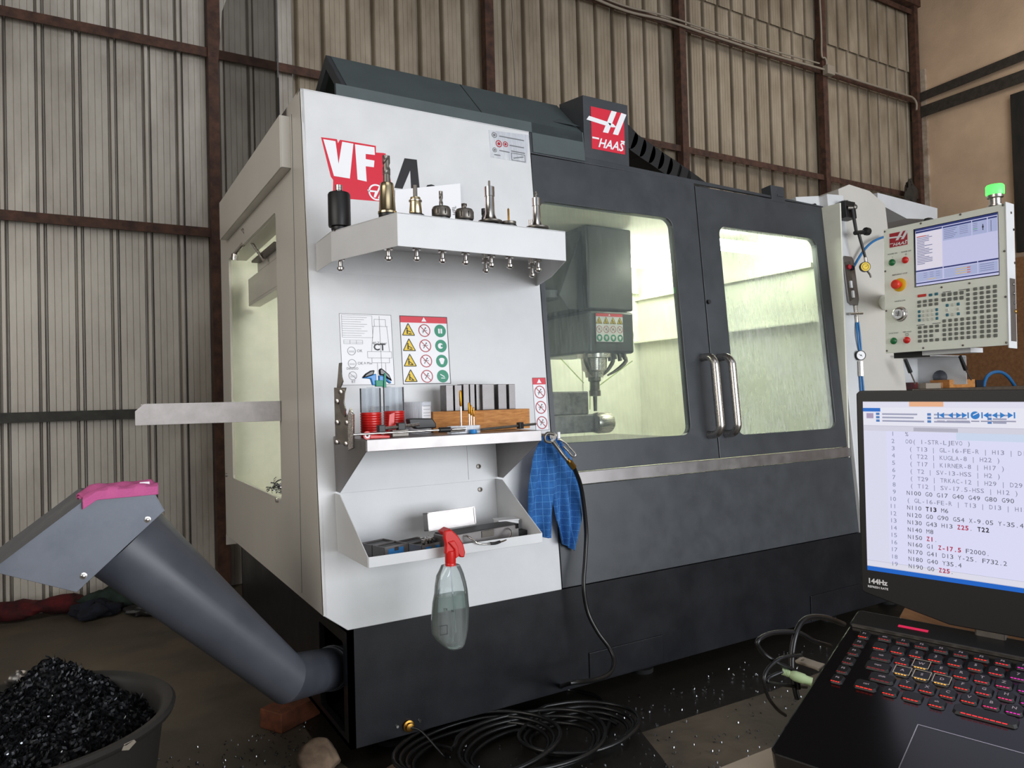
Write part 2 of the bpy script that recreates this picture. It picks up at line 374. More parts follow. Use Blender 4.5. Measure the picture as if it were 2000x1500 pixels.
for i, (z, m) in enumerate(((3.67, 'rust'), (2.43, 'rust'), (1.21, 'rustg'), (4.90, 'rust'), (6.05, 'rust'))):
    b = MB(); b.box(-3.6, WX, -.075, -.027, z-.004, z+.03, Fr((0, WY, 0), (1, 0, 0), (0, 1, 0))); b.box(-3.6, WX, -.080, -.072, z-.032, z+.03, Fr((0, WY, 0), (1, 0, 0), (0, 1, 0)))
    b.build('steel_rail', M[m], wb, label='grey-green painted rail' if m == 'rustg' else None)
# right wall, left wall, roof
wr = MB().box(WX, WX+.25, -8, WY+.2, 0, 7.2).build('wall_right', M['plaster'], kind='structure')
MB().box(WX-.035, WX, WY-.17, WY-.08, 0, 5.3).build('trim_1', M['plasterw'], kind='structure')
MB().box(-3.85, -3.6, -8, WY+.2, 0, 7.2).build('wall_left', M['roof'], kind='structure')
cb = MB()
for i in range(9):
    pass
n = 60; P = []
for i in range(n+1):
    x = -3.6+(WX+3.6)*i/n; z = 6.26+(.03 if i % 2 else 0); P += [(x, -4.0, z+.25), (x, WY+.1, z)]
cb.add(P, [(2*i, 2*i+1, 2*i+3, 2*i+2) for i in range(n)]); cb.build('ceiling', M['roof'], kind='structure', auto=False)
for i, y in enumerate((2.87, 1.6, .2)):
    MB().box(-3.6, WX, y-.05, y+.05, 6.12+(2.9-y)*.035, 6.24+(2.9-y)*.035).build('trim_%d' % (i+2), M['rust'], kind='structure')

# angle rails on the right wall
def wallbar(p0, p1, w, name, label, m='angle'):
    a = onX(*p0, WX-.06); b = onX(*p1, WX-.06); d = (b-a).normalized(); up = V((0, 0, 1))
    fr = Fr(a, d, up, (-1, 0, 0)); L = (b-a).length*1.8
    q = MB().box(0, L, -w/2, w/2, -.005, .005, fr); q.box(0, L, w/2-.01, w/2, -.05, 0, fr)
    for i in range(int(L/.12)): q.box(.05+i*.12, .09+i*.12, -.012, .012, -.0045, .0065, fr)
    return tag(q.build(name, M[m]), label, 'rail')
wallbar((1783, 196), (2000, 108), .11, 'slotted_rail', 'upper dark slotted rail fixed along the plaster wall')
wallbar((1768, 230), (2000, 148), .14, 'slotted_rail', 'lower wider dark slotted rail fixed along the plaster wall')
bo = MB(); pa = onX(1975, 186, WX-.03); bo.box(WX-.06, WX-.005, pa.y-1.6, pa.y, 2.76, pa.z)
tag(bo.build('dark_board', M['board'], bevel=.005), 'dark weathered board leaning on the plaster wall at the right edge', 'board')
lb = MB(); a = onX(1893, 640, WX-.02); lb.box(WX-.05, WX-.005, -1.2, onX(1700, 700, WX).y, .0, onX(1990, 503, WX-.02).z)
tag(lb.build('lower_wall_panel', M['card'], bevel=.01), 'tan lower wall panel behind the control screen', 'panel')

# conduits on the back wall
def wp(px, py, y=WY-.135): return onY(px, py, y)
def cable(name, label, pts, r, m, cat='cable', sm_=6, par=None, n=8):
    o = MB().tube(pts, r, n, smooth=sm_).build(name, M[m], par, smooth=60)
    return tag(o, label, cat) if par is None else o
ct = [(1040, -60), (1150, -8), (1225, 22), (1300, 40), (1400, 73), (1500, 105), (1600, 133), (1616, 138)]
cable('cable_conduit', 'pale conduit running above the rusty rail to the junction box', [wp(*p) for p in ct], .012, 'conduit')
cable('cable_conduit', 'thinner pale conduit just above the first, running to the junction box', [wp(x, y-9) for x, y in ct[:-1]], .009, 'conduit')
ct = [(1620, 139), (1700, 165), (1770, 186), (1784, 192), (1790, 202), (1790, 215)]
cable('cable_conduit', 'pale conduit from the junction box bending down at the corner column', [wp(*p) for p in ct], .012, 'conduit')
cable('cable_conduit', 'vertical pale conduit beside the rusty column above the junction box', [wp(*p) for p in [(1600, -20), (1604, 60), (1605, 108), (1611, 113), (1614, 120), (1614, 133)]], .010, 'conduit')
p = wp(1617, 138); jb = MB().box(p.x-.07, p.x+.06, p.y-.05, p.y+.02, p.z-.06, p.z+.045); tag(jb.build('junction_box', M['conduit'], bevel=.006), 'small pale junction box on the rail beside the rusty column', 'box')
cable('hanging_cable', 'thin pale cable hanging down the corrugated wall above the machine', [wp(*p) for p in [(998, -20), (1002, 30), (1000, 60), (1004, 110), (1006, 150), (1008, 210)]], .008, 'conduit')
# a knot of rag on the lower rail
def crumple(name, mat_, centre, size, seed, label, cat, flat=.5, n=24, parent=None):
    rnd = random.Random(seed); b = MB(); P = []; m = n//2
    ph = [rnd.uniform(0, 6.28) for _ in range(6)]
    for j in range(m+1):
        th = PI*j/m
        for i in range(n):
            t = 2*PI*i/n
            r = 1+.18*math.sin(3*t+ph[0]+2*th)+.14*math.sin(5*t+ph[1]-3*th)+.1*math.sin(9*t+ph[2]+5*th)+rnd.uniform(-.05, .05)
            x, y, z = r*math.sin(th)*math.cos(t), r*math.sin(th)*math.sin(t), r*math.cos(th)
            P.append((centre[0]+x*size[0], centre[1]+y*size[1], max(centre[2]-size[2]*flat, centre[2]+z*size[2])))
    b.add(P, [(j*n+i, j*n+(i+1) % n, (j+1)*n+(i+1) % n, (j+1)*n+i) for j in range(m) for i in range(n)])
    return tag(b.build(name, M[mat_], smooth=60), label, cat)
p = wp(1776, 385, WY-.15); crumple('bundled_cloth', 'angle', (p.x-.02, p.y-.02, p.z), (.09, .06, .17), 3, 'dark bundled cloth hooked on the lower rail in the corner', 'cloth', flat=1)
# rags along the wall foot
def long_rag(name, m, pts, rad, label):
    b = MB(); P = spline([V(p) for p in pts], 8); n = 12; rnd = random.Random(len(label)); VV = []
    for k, c in enumerate(P):
        e = min(1, .15+min(k, len(P)-1-k)/4)
        for i in range(n):
            t = 2*PI*i/n; r = rad*e*(1+.25*math.sin(k*.9+i)+rnd.uniform(-.12, .12))
            VV.append((c.x+.25*r*math.sin(k), c.y+r*1.2*math.cos(t), max(.003, c.z+r*.8*math.sin(t))))
    b.add(VV, [(k*n+i, k*n+(i+1) % n, (k+1)*n+(i+1) % n, (k+1)*n+i) for k in range(len(P)-1) for i in range(n)])
    return tag(b.build(name, M[m], smooth=60), label, 'cloth')
g = lambda px, py, z=0: onZ(px, py, z)
a0, a1 = g(-60, 1228), g(190, 1188)
long_rag('rolled_cloth', 'redcl', [(a0.x-.3, a0.y-.02, .06), (a0.x, a0.y, .06), (a0.x*.5+a1.x*.5, a0.y*.5+a1.y*.5-.02, .07), (a1.x, a1.y-.05, .05)], .06, 'long dark red rolled cloth on the floor along the wall')
q = g(185, 1205); crumple('floor_rag', 'rag', (q.x, q.y-.02, .04), (.12, .09, .055), 5, 'dark blue crumpled rag on the floor beside the red cloth', 'cloth')
q = g(225, 1185); crumple('floor_rag', 'ragg', (q.x+.02, q.y-.03, .055), (.20, .10, .075), 8, 'dark green crumpled rag at the wall foot behind the chute', 'cloth')
q = g(275, 1195); crumple('floor_rag', 'black', (q.x+.05, q.y-.08, .03), (.13, .08, .04), 9, 'small black rag at the wall foot behind the grey duct', 'cloth')

# ================================================================== MACHINE
mc = thing('milling_machine', 'large white and charcoal machining centre with two windowed doors', 'machine', (0, 0, 0))
X1 = 2.79; YB = 1.88; ZT = 2.365
def fr_(px, py, off=0): return FR.inv(px, py, off)
# base (open hole on the left side for the chip auger)
hz = (.10, .30, .13, .40)
b = MB(); LS = Fr((0, 0, 0), (0, 1, 0), (0, 0, 1), (-1, 0, 0))
b.box(.001, 3.5, .012, YB, .08, ZB-.002) if 0 else None
b.hole_plate((0, YB, .08, ZB), (.06, .35, .115, .425, .01), -.02, 0, LS)
b.box(0, 3.38, 0, .015, .08, ZB); b.box(0, 3.38, YB-.015, YB, .08, ZB); b.box(3.365, 3.38, 0, YB, .08, ZB)
b.box(0, 3.38, .015, YB, .08, .095); b.box(0, 3.38, .015, YB, ZB-.012, ZB)
base = b.build('base', M['dark2'], mc)
MB().box(.25, .26, .03, YB-.02, .10, ZB-.02).build('base_recess', M['void'], mc)
for x0, x1, z0, z1 in ((.996, 1.391, .085, .205), (2.376, 2.78, .085, .212)):
    MB().box(x0, x1, -.006, 0, z0, z1).build('service_cover', M['dark2'], mc, bevel=.002)
for x in (.2, 1.4, 2.7, 3.25):
    for y in (.15, 1.7):
        f = MB().cyl((x, y, .0), (x, y, .02), .05, n=16); f.cyl((x, y, .02), (x, y, .09), .016); f.build('levelling_foot', M['void'], mc, smooth=1)
# cabinet carcass above the base: left side sheet with window hole
LX = -.08
SD = Fr((LX, 0, 0), (0, 1, 0), (0, 0, 1), (-1, 0, 0))
fy = lambda z: K*(z-ZB)
b = MB()
out = []; inn = []
wq = (.56, 1.625, .868, 2.02)
rr = .02
outer = [(YB, 2.19), (YB-.03, ZT), (fy(ZT), ZT), (fy(.54), .54), (YB, .54)]
# inner window polygon, clockwise mapping to four corners
for (cx, cy, t0, oc) in ((wq[1]-rr, wq[3]-rr, 0, (YB, ZT)), (wq[0]+rr, wq[3]-rr, 90, (fy(ZT), ZT)), (wq[0]+rr, wq[2]+rr, 180, (fy(.54), .54)), (wq[1]-rr, wq[2]+rr, 270, (YB, .54))):
    for k in range(5):
        t = math.radians(t0+22.5*k); inn.append((cx+rr*math.cos(t), cy+rr*math.sin(t))); out.append(oc)
b.bridge(out, inn, -.012, 0, SD)
b.build('side_panel', M['paint_side'], mc)
MB().box(fy(1.4)+.20, fy(1.4)+.202, .56, ZT-.05, 0, .0015, SD).build('panel_joint', M['grey'], mc)

# angled frame flange inside the window opening: top return and inner rail with handle bracket
b = MB(); b.box(wq[0], wq[1], wq[3]-.004, wq[3], -.09, -.012, SD); b.build('window_flange', M['paint_side'], mc)
b = MB(); p0 = SD.inv(537, 532, -.1)
b.box(wq[0]-.02, wq[1]+.02, 1.79, 1.92, -.115, -.10, SD); b.box(wq[0]-.02, wq[1]+.02, 1.775, 1.79, -.16, -.10, SD)
b.box(wq[0]+.22, wq[1]-.22, 1.92, 1.98, -.115, -.10, SD)
b.build('inner_rail', M['paint_side'], mc, bevel=.003)
b = MB(); b.box(wq[0]+.30, wq[1]-.28, 1.955, 1.965, -.20, -.06, SD); b.box(wq[0]+.32, wq[0]+.335, 1.9, 1.96, -.2, -.1, SD); b.build('inner_bracket', M['iron'], mc)
b = MB(); q = SD.pt(1.15, 1.96, -.05); b.cyl(SD.pt(1.12, 1.93, -.07), SD.pt(1.22, 2.09, .004), .008); b.cyl(SD.pt(1.24, 2.02, .0), SD.pt(1.33, 1.99, .02), .011); b.cyl(SD.pt(1.33, 1.99, .02), SD.pt(1.335, 1.96, .022), .018); b.build('latch_screw', M['steel'], mc, smooth=1)
for (yy, zz) in ((1.80, .60+.27), (.62, .92-.06)): MB().cyl(SD.pt(yy, zz, 0), SD.pt(yy, zz, .010), .010).build('side_screw', M['steel'], mc, smooth=1)
# sloped guard plate on the side
b = MB(); b.prism([(.30, 2.315), (1.64, 2.315), (1.64, 2.12), (.30, 2.12)], .0, .004, Fr((LX-.035, 0, 0), (0, 1, 0), (0, 0, 1), (-1, 0, 0)))
b.box(.30, 1.64, 2.12, 2.124, -.035, .0, Fr((LX-.035, 0, 0), (0, 1, 0), (0, 0, 1), (-1, 0, 0))); b.box(.30, .304, 2.12, 2.315, -.035, .0, Fr((LX-.035, 0, 0), (0, 1, 0), (0, 0, 1), (-1, 0, 0)))
b.build('side_guard', M['paint_side'], mc, bevel=.0015)
# smoked acrylic sheet standing above the side
sy0 = .42; b = MB(); b.prism([(.33, 2.2), (1.60, 2.2), (1.60, 3.05), (1.46, 3.25), (.33, 3.25)], 0, .006, Fr((LX-.03, 0, 0), (0, 1, 0), (0, 0, 1), (-1, 0, 0)))
b.build('acrylic_guard', M['smoke'], mc)
# back and top of the carcass
b = MB(); b.box(LX, 3.38, YB-.012, YB, .48, 2.2); b.box(LX+.02, X1, .75, YB, 2.2, 2.215); b.build('rear_cover', M['paint_side'], mc)
# white front panel
A_ = fr_(632, 1203); pr_ = [(LX, .541), (.0, ZB), (.8745, ZB), (.8745, ZT), (LX, ZT)]
MB().prism(pr_, -.012, .0, FR).build('front_panel', M['paint'], mc, bevel=.0025)
MB().box(LX, .874, ZT-.004, ZT, -.05, 0, FR).build('panel_lip', M['paint'], mc)
# charcoal front: header, doors, skirt
MB().prism([(.878, 2.275), (X1, 2.255), (X1, 2.262), (1.158, 2.30), (1.158, 2.41), (.05, 2.41), (.05, 2.2), (.878, 2.2)], -.02, -.004, FR).build('header_panel', M['dark'], mc, bevel=.002)
MB().box(.05, 1.155, ZT, 2.409, -.003, .0, FR).box(.89, 1.16, 2.28, 2.409, -.003, 0, FR).build('header_cover', M['hood'], mc)
GX = 1.813
for i, (x0, x1, wn, gl, nm) in enumerate(((.878, GX-.003, (.90, 1.647, 1.057, 2.072), 'glass', 'left'), (GX+.003, X1-.01, (1.953, 2.693, 1.04, 2.066), 'glass2', 'right'))):
    b = MB(); b.hole_plate((x0, x1, .938, 2.268 if i == 0 else 2.252), wn+(.045,), -.035, 0, FR)
    d = b.build('sliding_door', M['dark'], mc, bevel=.002)
    MB().rect(wn[0]-.01, wn[1]+.01, wn[2]-.01, wn[3]+.01, -.012, FR).build('window_pane', M[gl], d)
    b = MB(); sd_ = 1 if i else -1; hx = 1.868 if i else 1.757
    top, bot = 1.412, 1.050
    pts = [FR.pt(hx, top, -.005), FR.pt(hx, top, .03), FR.pt(hx, top-.006, .055), FR.pt(hx, top-.03, .075), FR.pt(hx, top-.06, .078), FR.pt(hx, (top+bot)/2, .078), FR.pt(hx, bot+.06, .078), FR.pt(hx, bot+.03, .075), FR.pt(hx, bot+.006, .055), FR.pt(hx, bot, .03), FR.pt(hx, bot, -.005)]
    b.tube(pts, .0185, 16, smooth=5); b.build('door_handle', M['steel'], d, smooth=60)
MB().box(.878, X1, .884, .935, -.02, .006, FR).build('sill_strip', M['steelsh'], mc, bevel=.0015)
MB().box(.878, X1, ZB+.004, .882, -.02, .002, FR).build('door_skirt', M['dark'], mc, bevel=.002)
q = fr_(1381, 590); MB().cyl(FR.pt(q[0]+.005, q[1], 0), FR.pt(q[0]+.005, q[1], .012), .010).build('door_stud', M['black'], mc, smooth=1)
# latch block on top of right door
q0 = fr_(1508, 397); q1 = fr_(1533, 370)
b = MB(); b.box(q0[0], q1[0]-.01, 2.24, q1[1]+.01, -.06, .002, FR); b.box(q0[0]+.045, q1[0]-.025, 2.27, q1[1]-.035, .002, .006, FR); b.build('door_latch_block', M['dark'], mc, bevel=.003)
# hood: bent sheet behind the header
b = MB(); T = .012
pf = [(.155, 2.405), (.35, 2.60), (.78, 2.36)]
def strip(pf, x0, x1, t):
    b = MB(); q = []
    for i, (y, z) in enumerate(pf): q.append((y, z-t))
    poly = pf+q[::-1]; return b.prism([(y, z) for y, z in poly], x0, x1, Fr((0, 0, 0), (0, 1, 0), (0, 0, 1), (1, 0, 0)))
strip(pf, .09, 1.16, .01).build('hood', M['hood'], mc)
strip([(.155, 2.405), (.35, 2.60), (.78, 2.36)], .075, .095, .055).build('hood_end_bracket', M['dark'], mc)
MB().box(.655, .657, .0, .27, 0, .0015, Fr((0, .157, 2.407), (1, 0, 0), (0, .707, .707), (0, -.707, .707))).build('hood_joint', M['ink'], mc)
b = MB(); tri = [V((1.00, .37, 2.585)), V((1.16, .17, 2.44)), V((1.04, .2, 2.452))]; b.add(tri, [(0, 1, 2)]); b.build('hood_gusset', M['hood'], mc)
# column cover with the logo
b = MB(); b.prism([(.150, 2.27), (.150, 2.575), (.334, 2.60), (.334, 2.27)], 1.162, 1.415, Fr((0, 0, 0), (0, 1, 0), (0, 0, 1), (1, 0, 0)))
b.build('column_cover', M['dark'], mc, bevel=.002)
# cable chain and the dark recess behind the header
ch = MB(); cpts = [onY(x, y, .5) for x, y in [(1222, 262), (1240, 280), (1258, 293), (1276, 305), (1293, 317), (1310, 328), (1328, 340), (1345, 352), (1362, 364), (1378, 376)]]
for i in range(len(cpts)-1):
    a, c = cpts[i], cpts[i+1]; d = (c-a); f = Fr(a, d.normalized(), (0, 1, 0), d.normalized().cross(V((0, 1, 0))))
    L = d.length; poly = [(-.012, -.05)]+[(L+.006+.035*math.cos(t), -.05+.0+.05*math.sin(t)-.0) for t in ()]
    q = MB(); f2 = Fr(a, d.normalized(), d.normalized().cross(V((0, -1, 0))), (0, -1, 0))
    hh = .052
    arc = [(L-.02+hh*.55*math.cos(t), hh*math.sin(t)) for t in [PI/2-PI*k/8 for k in range(9)]]
    q.prism([(-.02, -hh), (-.02, hh)]+arc, 0, .004, f2); q.box(-.02, L-.01, -hh*.9, hh*.9, -.16, 0, f2)
    q.build('chain_link', M['black'], mc, label=None)
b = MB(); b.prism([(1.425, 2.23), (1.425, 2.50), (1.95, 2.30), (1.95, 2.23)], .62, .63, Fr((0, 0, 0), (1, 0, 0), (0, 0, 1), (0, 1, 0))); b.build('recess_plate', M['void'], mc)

# ---- interior of the enclosure
b = MB()
b.box(LX+.015, X1-.01, 1.70, 1.71, .70, 2.3)               # back
b.box(X1-.02, X1-.01, .03, 1.7, .50, 2.25)                 # right
b.add([(LX+.02, .15, .70), (LX+.02, 1.7, .80), (X1-.02, 1.7, .80), (X1-.02, .10, .62)], [(0, 1, 2, 3)])
b.add([(LX+.02, .25, 2.19), (LX+.02, 1.7, 2.19), (X1-.02, 1.7, 2.19), (X1-.02, .25, 2.19)], [(0, 1, 2, 3)])
b.build('enclosure_lining', M['inner'], mc)
b = MB()
for x in (1.25, 1.75, 2.25): b.box(x, x+.008, 1.69, 1.70, .8, 2.18)
b.box(1.9, 2.75, 1.66, 1.70, 1.98, 2.03); b.box(2.74, 2.765, .2, 1.7, 1.93, 1.955); b.box(2.72, 2.77, .2, 1.7, 1.62, 1.63); b.build('lining_joint', M['inner'], mc)
# work lamps and a fill strip
l0 = onY(1400, 470, .42); l1 = onY(1545, 488, .42)
b = MB(); b.box(l0.x-.05, min(l1.x, 2.72), .40, .46, 2.035, 2.085); b.build('work_lamp', M['led'], mc)
b = MB(); b.box(1.95, 2.74, 1.30, 1.36, 2.10, 2.15); b.build('work_lamp', M['led'], mc)
b = MB(); b.box(.15, .85, .80, .85, 2.14, 2.17); b.build('work_lamp', M['led'], mc)  # added strip to brighten the space behind the side window
# spindle head
HY = .78
hx0 = onY(1147, 500, HY).x; hx1 = onY(1234, 500, HY).x; hz0 = onY(1190, 690, HY).z
sp = thing('spindle_head', None, None, (hx0, HY, hz0)); sp.parent = mc
b = MB(); b.box(hx0, hx1, HY, 1.45, 1.72, 2.185); b.build('head_cover', M['dark'], sp, bevel=.01)
b = MB(); b.box(hx0, hx1, HY+.0, 1.40, hz0, 1.715); b.build('head_housing', M['dark'], sp, bevel=.015)
b = MB(); b.prism([(hx0+.01, 2.185), (hx0-.16, 1.80), (hx0-.10, 1.72), (hx0+.01, 1.72)], HY+.05, 1.3, Fr((0, 0, 0), (1, 0, 0), (0, 0, 1), (0, 1, 0))); b.build('side_shroud', M['dark'], sp, bevel=.005)
nx = onY(1160, 700, HY+.1).x+.0; nz = hz0
fz = zframe((nx, HY+.1, 0))
b = MB(); b.lathe([(.10, nz+.002), (.10, nz-.02), (.075, nz-.025), (.07, nz-.09), (.055, nz-.10), (.05, nz-.13)], fz, 24); b.build('spindle_nose', M['steel'], sp, smooth=1)
b = MB(); b.lathe([(.036, nz-.13), (.036, nz-.15), (.028, nz-.155), (.028, nz-.20), (.033, nz-.205), (.033, nz-.235), (.012, nz-.237), (.010, nz-.32)], fz, 18); b.build('tool_chuck', M['iron'], sp, smooth=1)
for sx_ in (-1, 1, 2):
    b = MB(); a = V((nx+.085*sx_, HY+.06, nz+.0)); b.tube([a, a+V((.01*sx_, -.01, -.04)), a+V((-.02*sx_, 0, -.09)), a+V((-.05*sx_, .01, -.12))], [.014, .012, .010, .005], 8, smooth=3); b.build('coolant_nozzle', M['iron'], sp, smooth=60)
mx0 = hx1-.01; b = MB(); mzc = onY(1243, 655, HY+.1).z
b.lathe([(.072, 0), (.082, .02), (.082, .08), (.072, .11), (.05, .12)], Fr((hx1-.04, HY+.16, mzc), (0, 1, 0), (0, 0, 1), (1, 0, 0)), 20); b.build('side_motor', M['dark'], sp, smooth=1)
b = MB()
for k in range(5):
    a = V((hx1-.05-.035*k, HY+.04, nz+.015)); b.cyl(a, a+V((.01, 0, -.045-.01*(k % 2))), .012)
b.build('hose_fittings', M['iron'], sp, smooth=1)
cz = onY(1110, 580, HY+.1).z
b = MB(); b.lathe([(.17, 0), (.19, .01), (.19, .05), (.15, .07), (.08, .08)], zframe((hx0-.13, HY+.26, cz-.02)), 28); b.build('carousel_hub', M['dark'], sp, smooth=1)
for a0, a1 in (((1095, 700), (1140, 748)), ((1235, 705), (1172, 752)), ((1153, 740), (1152, 800))):
    MB().cyl(onY(*a0, HY+.1), onY(*a1, HY+.1), .003, n=6).build('coolant_jet', M['coolant'], sp)
def icon_tri(b_, b2, cx, cy, r, z, fr):
    b_.flat([(cx, cy+r), (cx-r*.95, cy-r*.75), (cx+r*.95, cy-r*.75)], z, fr)
    t = r*.12
    P = [(cx, cy+r), (cx-r*.95, cy-r*.75), (cx+r*.95, cy-r*.75)]
    for i in range(3): b2.line(*P[i], *P[(i+1) % 3], t, z+.0004, fr)
def warn_label(parent, fr, x0, x1, y0, y1, z, rows, cols, order='col', name='warning_label', red='logor'):
    W = x1-x0; Hh = y1-y0; o = MB().box(x0, x1, y0, y1, z-.0004, z, fr).build(name, M['white'], parent)
    hd = .10 if rows >= 4 else (.15 if rows == 3 and cols == 3 else .12); r = MB(); yl = MB(); rd = MB(); gr = MB(); k_ = MB()
    hh = Hh*(hd if cols > 1 else .13)
    r.rect(x0, x1, y1-hh, y1, z+.0004, fr)
    wt = MB(); wt.flat([((x0+x1)/2, y1-hh*.15), ((x0+x1)/2-hh*.4, y1-hh*.8), ((x0+x1)/2+hh*.4, y1-hh*.8)], z+.0008, fr)
    cw, chh = W/cols, (Hh-hh)/rows; R = min(cw, chh)*.42
    for j in range(rows):
        for i in range(cols):
            cx, cy = x0+cw*(i+.5), y1-hh-chh*(j+.5)
            kind = (i if order == 'col' else j) if cols > 1 else 1
            rnd = random.Random(i*7+j)
            if kind == 0:
                icon_tri(yl, k_, cx, cy, R*1.05, z+.0004, fr)
                k_.rect(cx-R*.3, cx-R*.1, cy-R*.6, cy+R*.1, z+.0012, fr); k_.disc(cx-R*.2, cy+R*.25, R*.13, z+.0012, fr, 10); k_.line(cx-R*.1, cy-R*.1, cx+R*.45, cy-R*.3-R*.1*j, R*.12, z+.0012, fr); k_.rect(cx, cx+R*.5, cy-R*.65, cy-R*.5, z+.0012, fr)
            elif kind == 1:
                rd.ring(cx, cy, R*.86, R, z+.0008, fr); rd.line(cx-R*.62, cy+R*.62, cx+R*.62, cy-R*.62, R*.12, z+.0008, fr)
                k_.line(cx-R*.3, cy-R*.4, cx+R*.1, cy+R*.3, R*.1, z+.0004, fr); k_.line(cx-R*.4, cy+R*.1*(j-1), cx+R*.45, cy+R*.05, R*.08, z+.0004, fr); k_.disc(cx+R*.2, cy+R*.4, R*.11, z+.0004, fr, 10)
            else:
                gr.disc(cx, cy, R, z+.0004, fr, 26)
                if j == 0: wt.rect(cx-R*.35, cx+R*.35, cy-R*.4, cy+R*.35, z+.0008, fr); gr.line(cx, cy-R*.4, cx, cy+R*.35, R*.1, z+.0012, fr)
                elif j == 1: wt.disc(cx-R*.1, cy, R*.45, z+.0008, fr, 16); gr.disc(cx+R*.15, cy, R*.2, z+.0012, fr, 12)
                elif j == 2: wt.flat([(cx-R*.5, cy+R*.3), (cx-R*.2, cy+R*.5), (cx+R*.2, cy+R*.5), (cx+R*.5, cy+R*.3), (cx+R*.2, cy-R*.5), (cx-R*.2, cy-R*.5)], z+.0008, fr)
                else: wt.line(cx-R*.4, cy+R*.3, cx+R*.3, cy-R*.1, R*.14, z+.0008, fr); wt.line(cx-R*.3, cy-R*.3, cx+R*.4, cy-R*.3, R*.12, z+.0008, fr)
    for bb, mm, nn in ((r, red, 'header_print'), (yl, 'yellow', 'yellow_print'), (rd, 'crim', 'red_print'), (gr, 'green', 'green_print'), (k_, 'ink', 'black_print'), (wt, 'white', 'white_print')):
        if bb.v: bb.build(nn, M[mm], o, auto=False)
    bd = MB(); bd.frame_rect(x0, x1, y0, y1, W*.008+.0008, z+.0006, fr); bd.build('border_print', M['ink'], o, auto=False)
    return o
hf = Fr((0, HY-.002, 0), (1, 0, 0), (0, 0, 1), (0, -1, 0))
s0 = hf.inv(1164, 668); s1 = hf.inv(1216, 613)
warn_label(sp, hf, s0[0], s1[0], s0[1], s1[1], .002, 3, 4, order='row')
# machine table, vise, rotary unit
tb = thing('machine_table', None, None, (1.5, .7, 1.0)); tb.parent = mc
tz = onY(1060, 850, .62).z; tt = onY(1100, 812, .62).z; tr = onY(1175, 830, .62).x
MB().box(.75, tr, .62, 1.1, tz, tt).build('table_slab', M['block'], tb, bevel=.004)
b = MB(); b.box(.70, onY(1150, 790, .7).x, .7, 1.05, tt, onY(1100, 765, .7).z); b.build('vise', M['block'], tb, bevel=.006)
b = MB(); c = onY(1192, 825, .60); b.lathe([(.05, -.07), (.055, -.05), (.055, .02), (.045, .035), (.02, .04)], Fr((c.x-.02, .62, c.z), (0, 1, 0), (0, 0, 1), (1, 0, 0)), 20); b.build('rotary_unit', M['steel'], tb, smooth=1)
MB().box(.7, 2.2, .5, 1.3, tz-.14, tz-.06).build('saddle', M['block'], tb, bevel=.01)
# swarf lying inside behind the side window
def curls(b, area_, n, seed, r=(.008, .02), th=.0016, hgt=lambda x, y: 0, zz=0):
    rnd = random.Random(seed); x0, x1, y0, y1 = area_
    for _ in range(n):
        x, y = rnd.uniform(x0, x1), rnd.uniform(y0, y1); z = hgt(x, y)
        if z is None: continue
        R = rnd.uniform(*r); a = rnd.uniform(0, 6.28); tl = rnd.uniform(-1, 1); P = []
        c, s = math.cos(a), math.sin(a); m = 5; sp_ = rnd.uniform(2, 5)
        for i in range(m+1):
            t = sp_*i/m; lx, ly, lz = R*math.cos(t), R*math.sin(t)*math.cos(tl), R*math.sin(t)*math.sin(tl)+R*.3*t
            p = V((x+c*lx-s*ly, y+s*lx+c*ly, z+lz+zz)); P += [p, p+V((th*c, th*s, th*3))]
        b.add(P, [(2*i, 2*i+1, 2*i+3, 2*i+2) for i in range(m)])
b = MB(); curls(b, (LX+.03, LX+.25, .45, 1.0), 260, 5, hgt=lambda x, y: .86+.10*max(0, 1-abs(y-.62)/.35)*random.random(), r=(.008, .022)); b.build('swarf', M['chipl'], mc, auto=False, kind='stuff')

# ---- logos and decals on the front
def haas_logo(parent, fr, x0, x1, y0, y1, z, redm='logor'):
    W, H_ = x1-x0, y1-y0
    o = MB().box(x0, x1, y0, y1, z-.0005, z, fr).build('logo_plate', M[redm], parent)
    p = lambda q: [(x0+a*W, y0+b_*H_) for a, b_ in q]; wv = MB()
    wv.flat(p([(.62, 1.0), (.78, 1.0), (.50, .44), (.34, .44)]), z+.0005, fr)
    wv.flat(p([(.92, 1.0), (1.08, .985), (.80, .44), (.64, .44)]), z+.0005, fr)
    wv.flat(p([(-.14, .66), (-.06, .76), (.60, .70), (.56, .60)]), z+.0009, fr)
    wv.flat(p([(.50, .69), (.66, .69), (.76, .62), (.60, .60)]), z+.0009, fr)
    wv.text('HAAS', x0+.18*W, y0+.07*H_, H_*.30, z+.0006, fr, off=.02, shear=.35, sx=.80*W/H_*1.25)
    wv.rect(x0+.02*W, x0+.22*W, y0+.245*H_, y0+.285*H_, z+.0006, fr); wv.rect(x0+.88*W, x0+1.0*W, y0+.285*H_, y0+.325*H_, z+.0006, fr)
    wv.build('logo_mark', M['white'], o, auto=False); return o
CV = Fr((0, .1495, 0), (1, 0, 0), (0, 0, 1), (0, -1, 0))
c0 = CV.inv(1155, 290); c1 = CV.inv(1218, 222)
haas_logo(mc, CV, c0[0]+.002, c1[0], c0[1]-.0, c1[1], .0012)
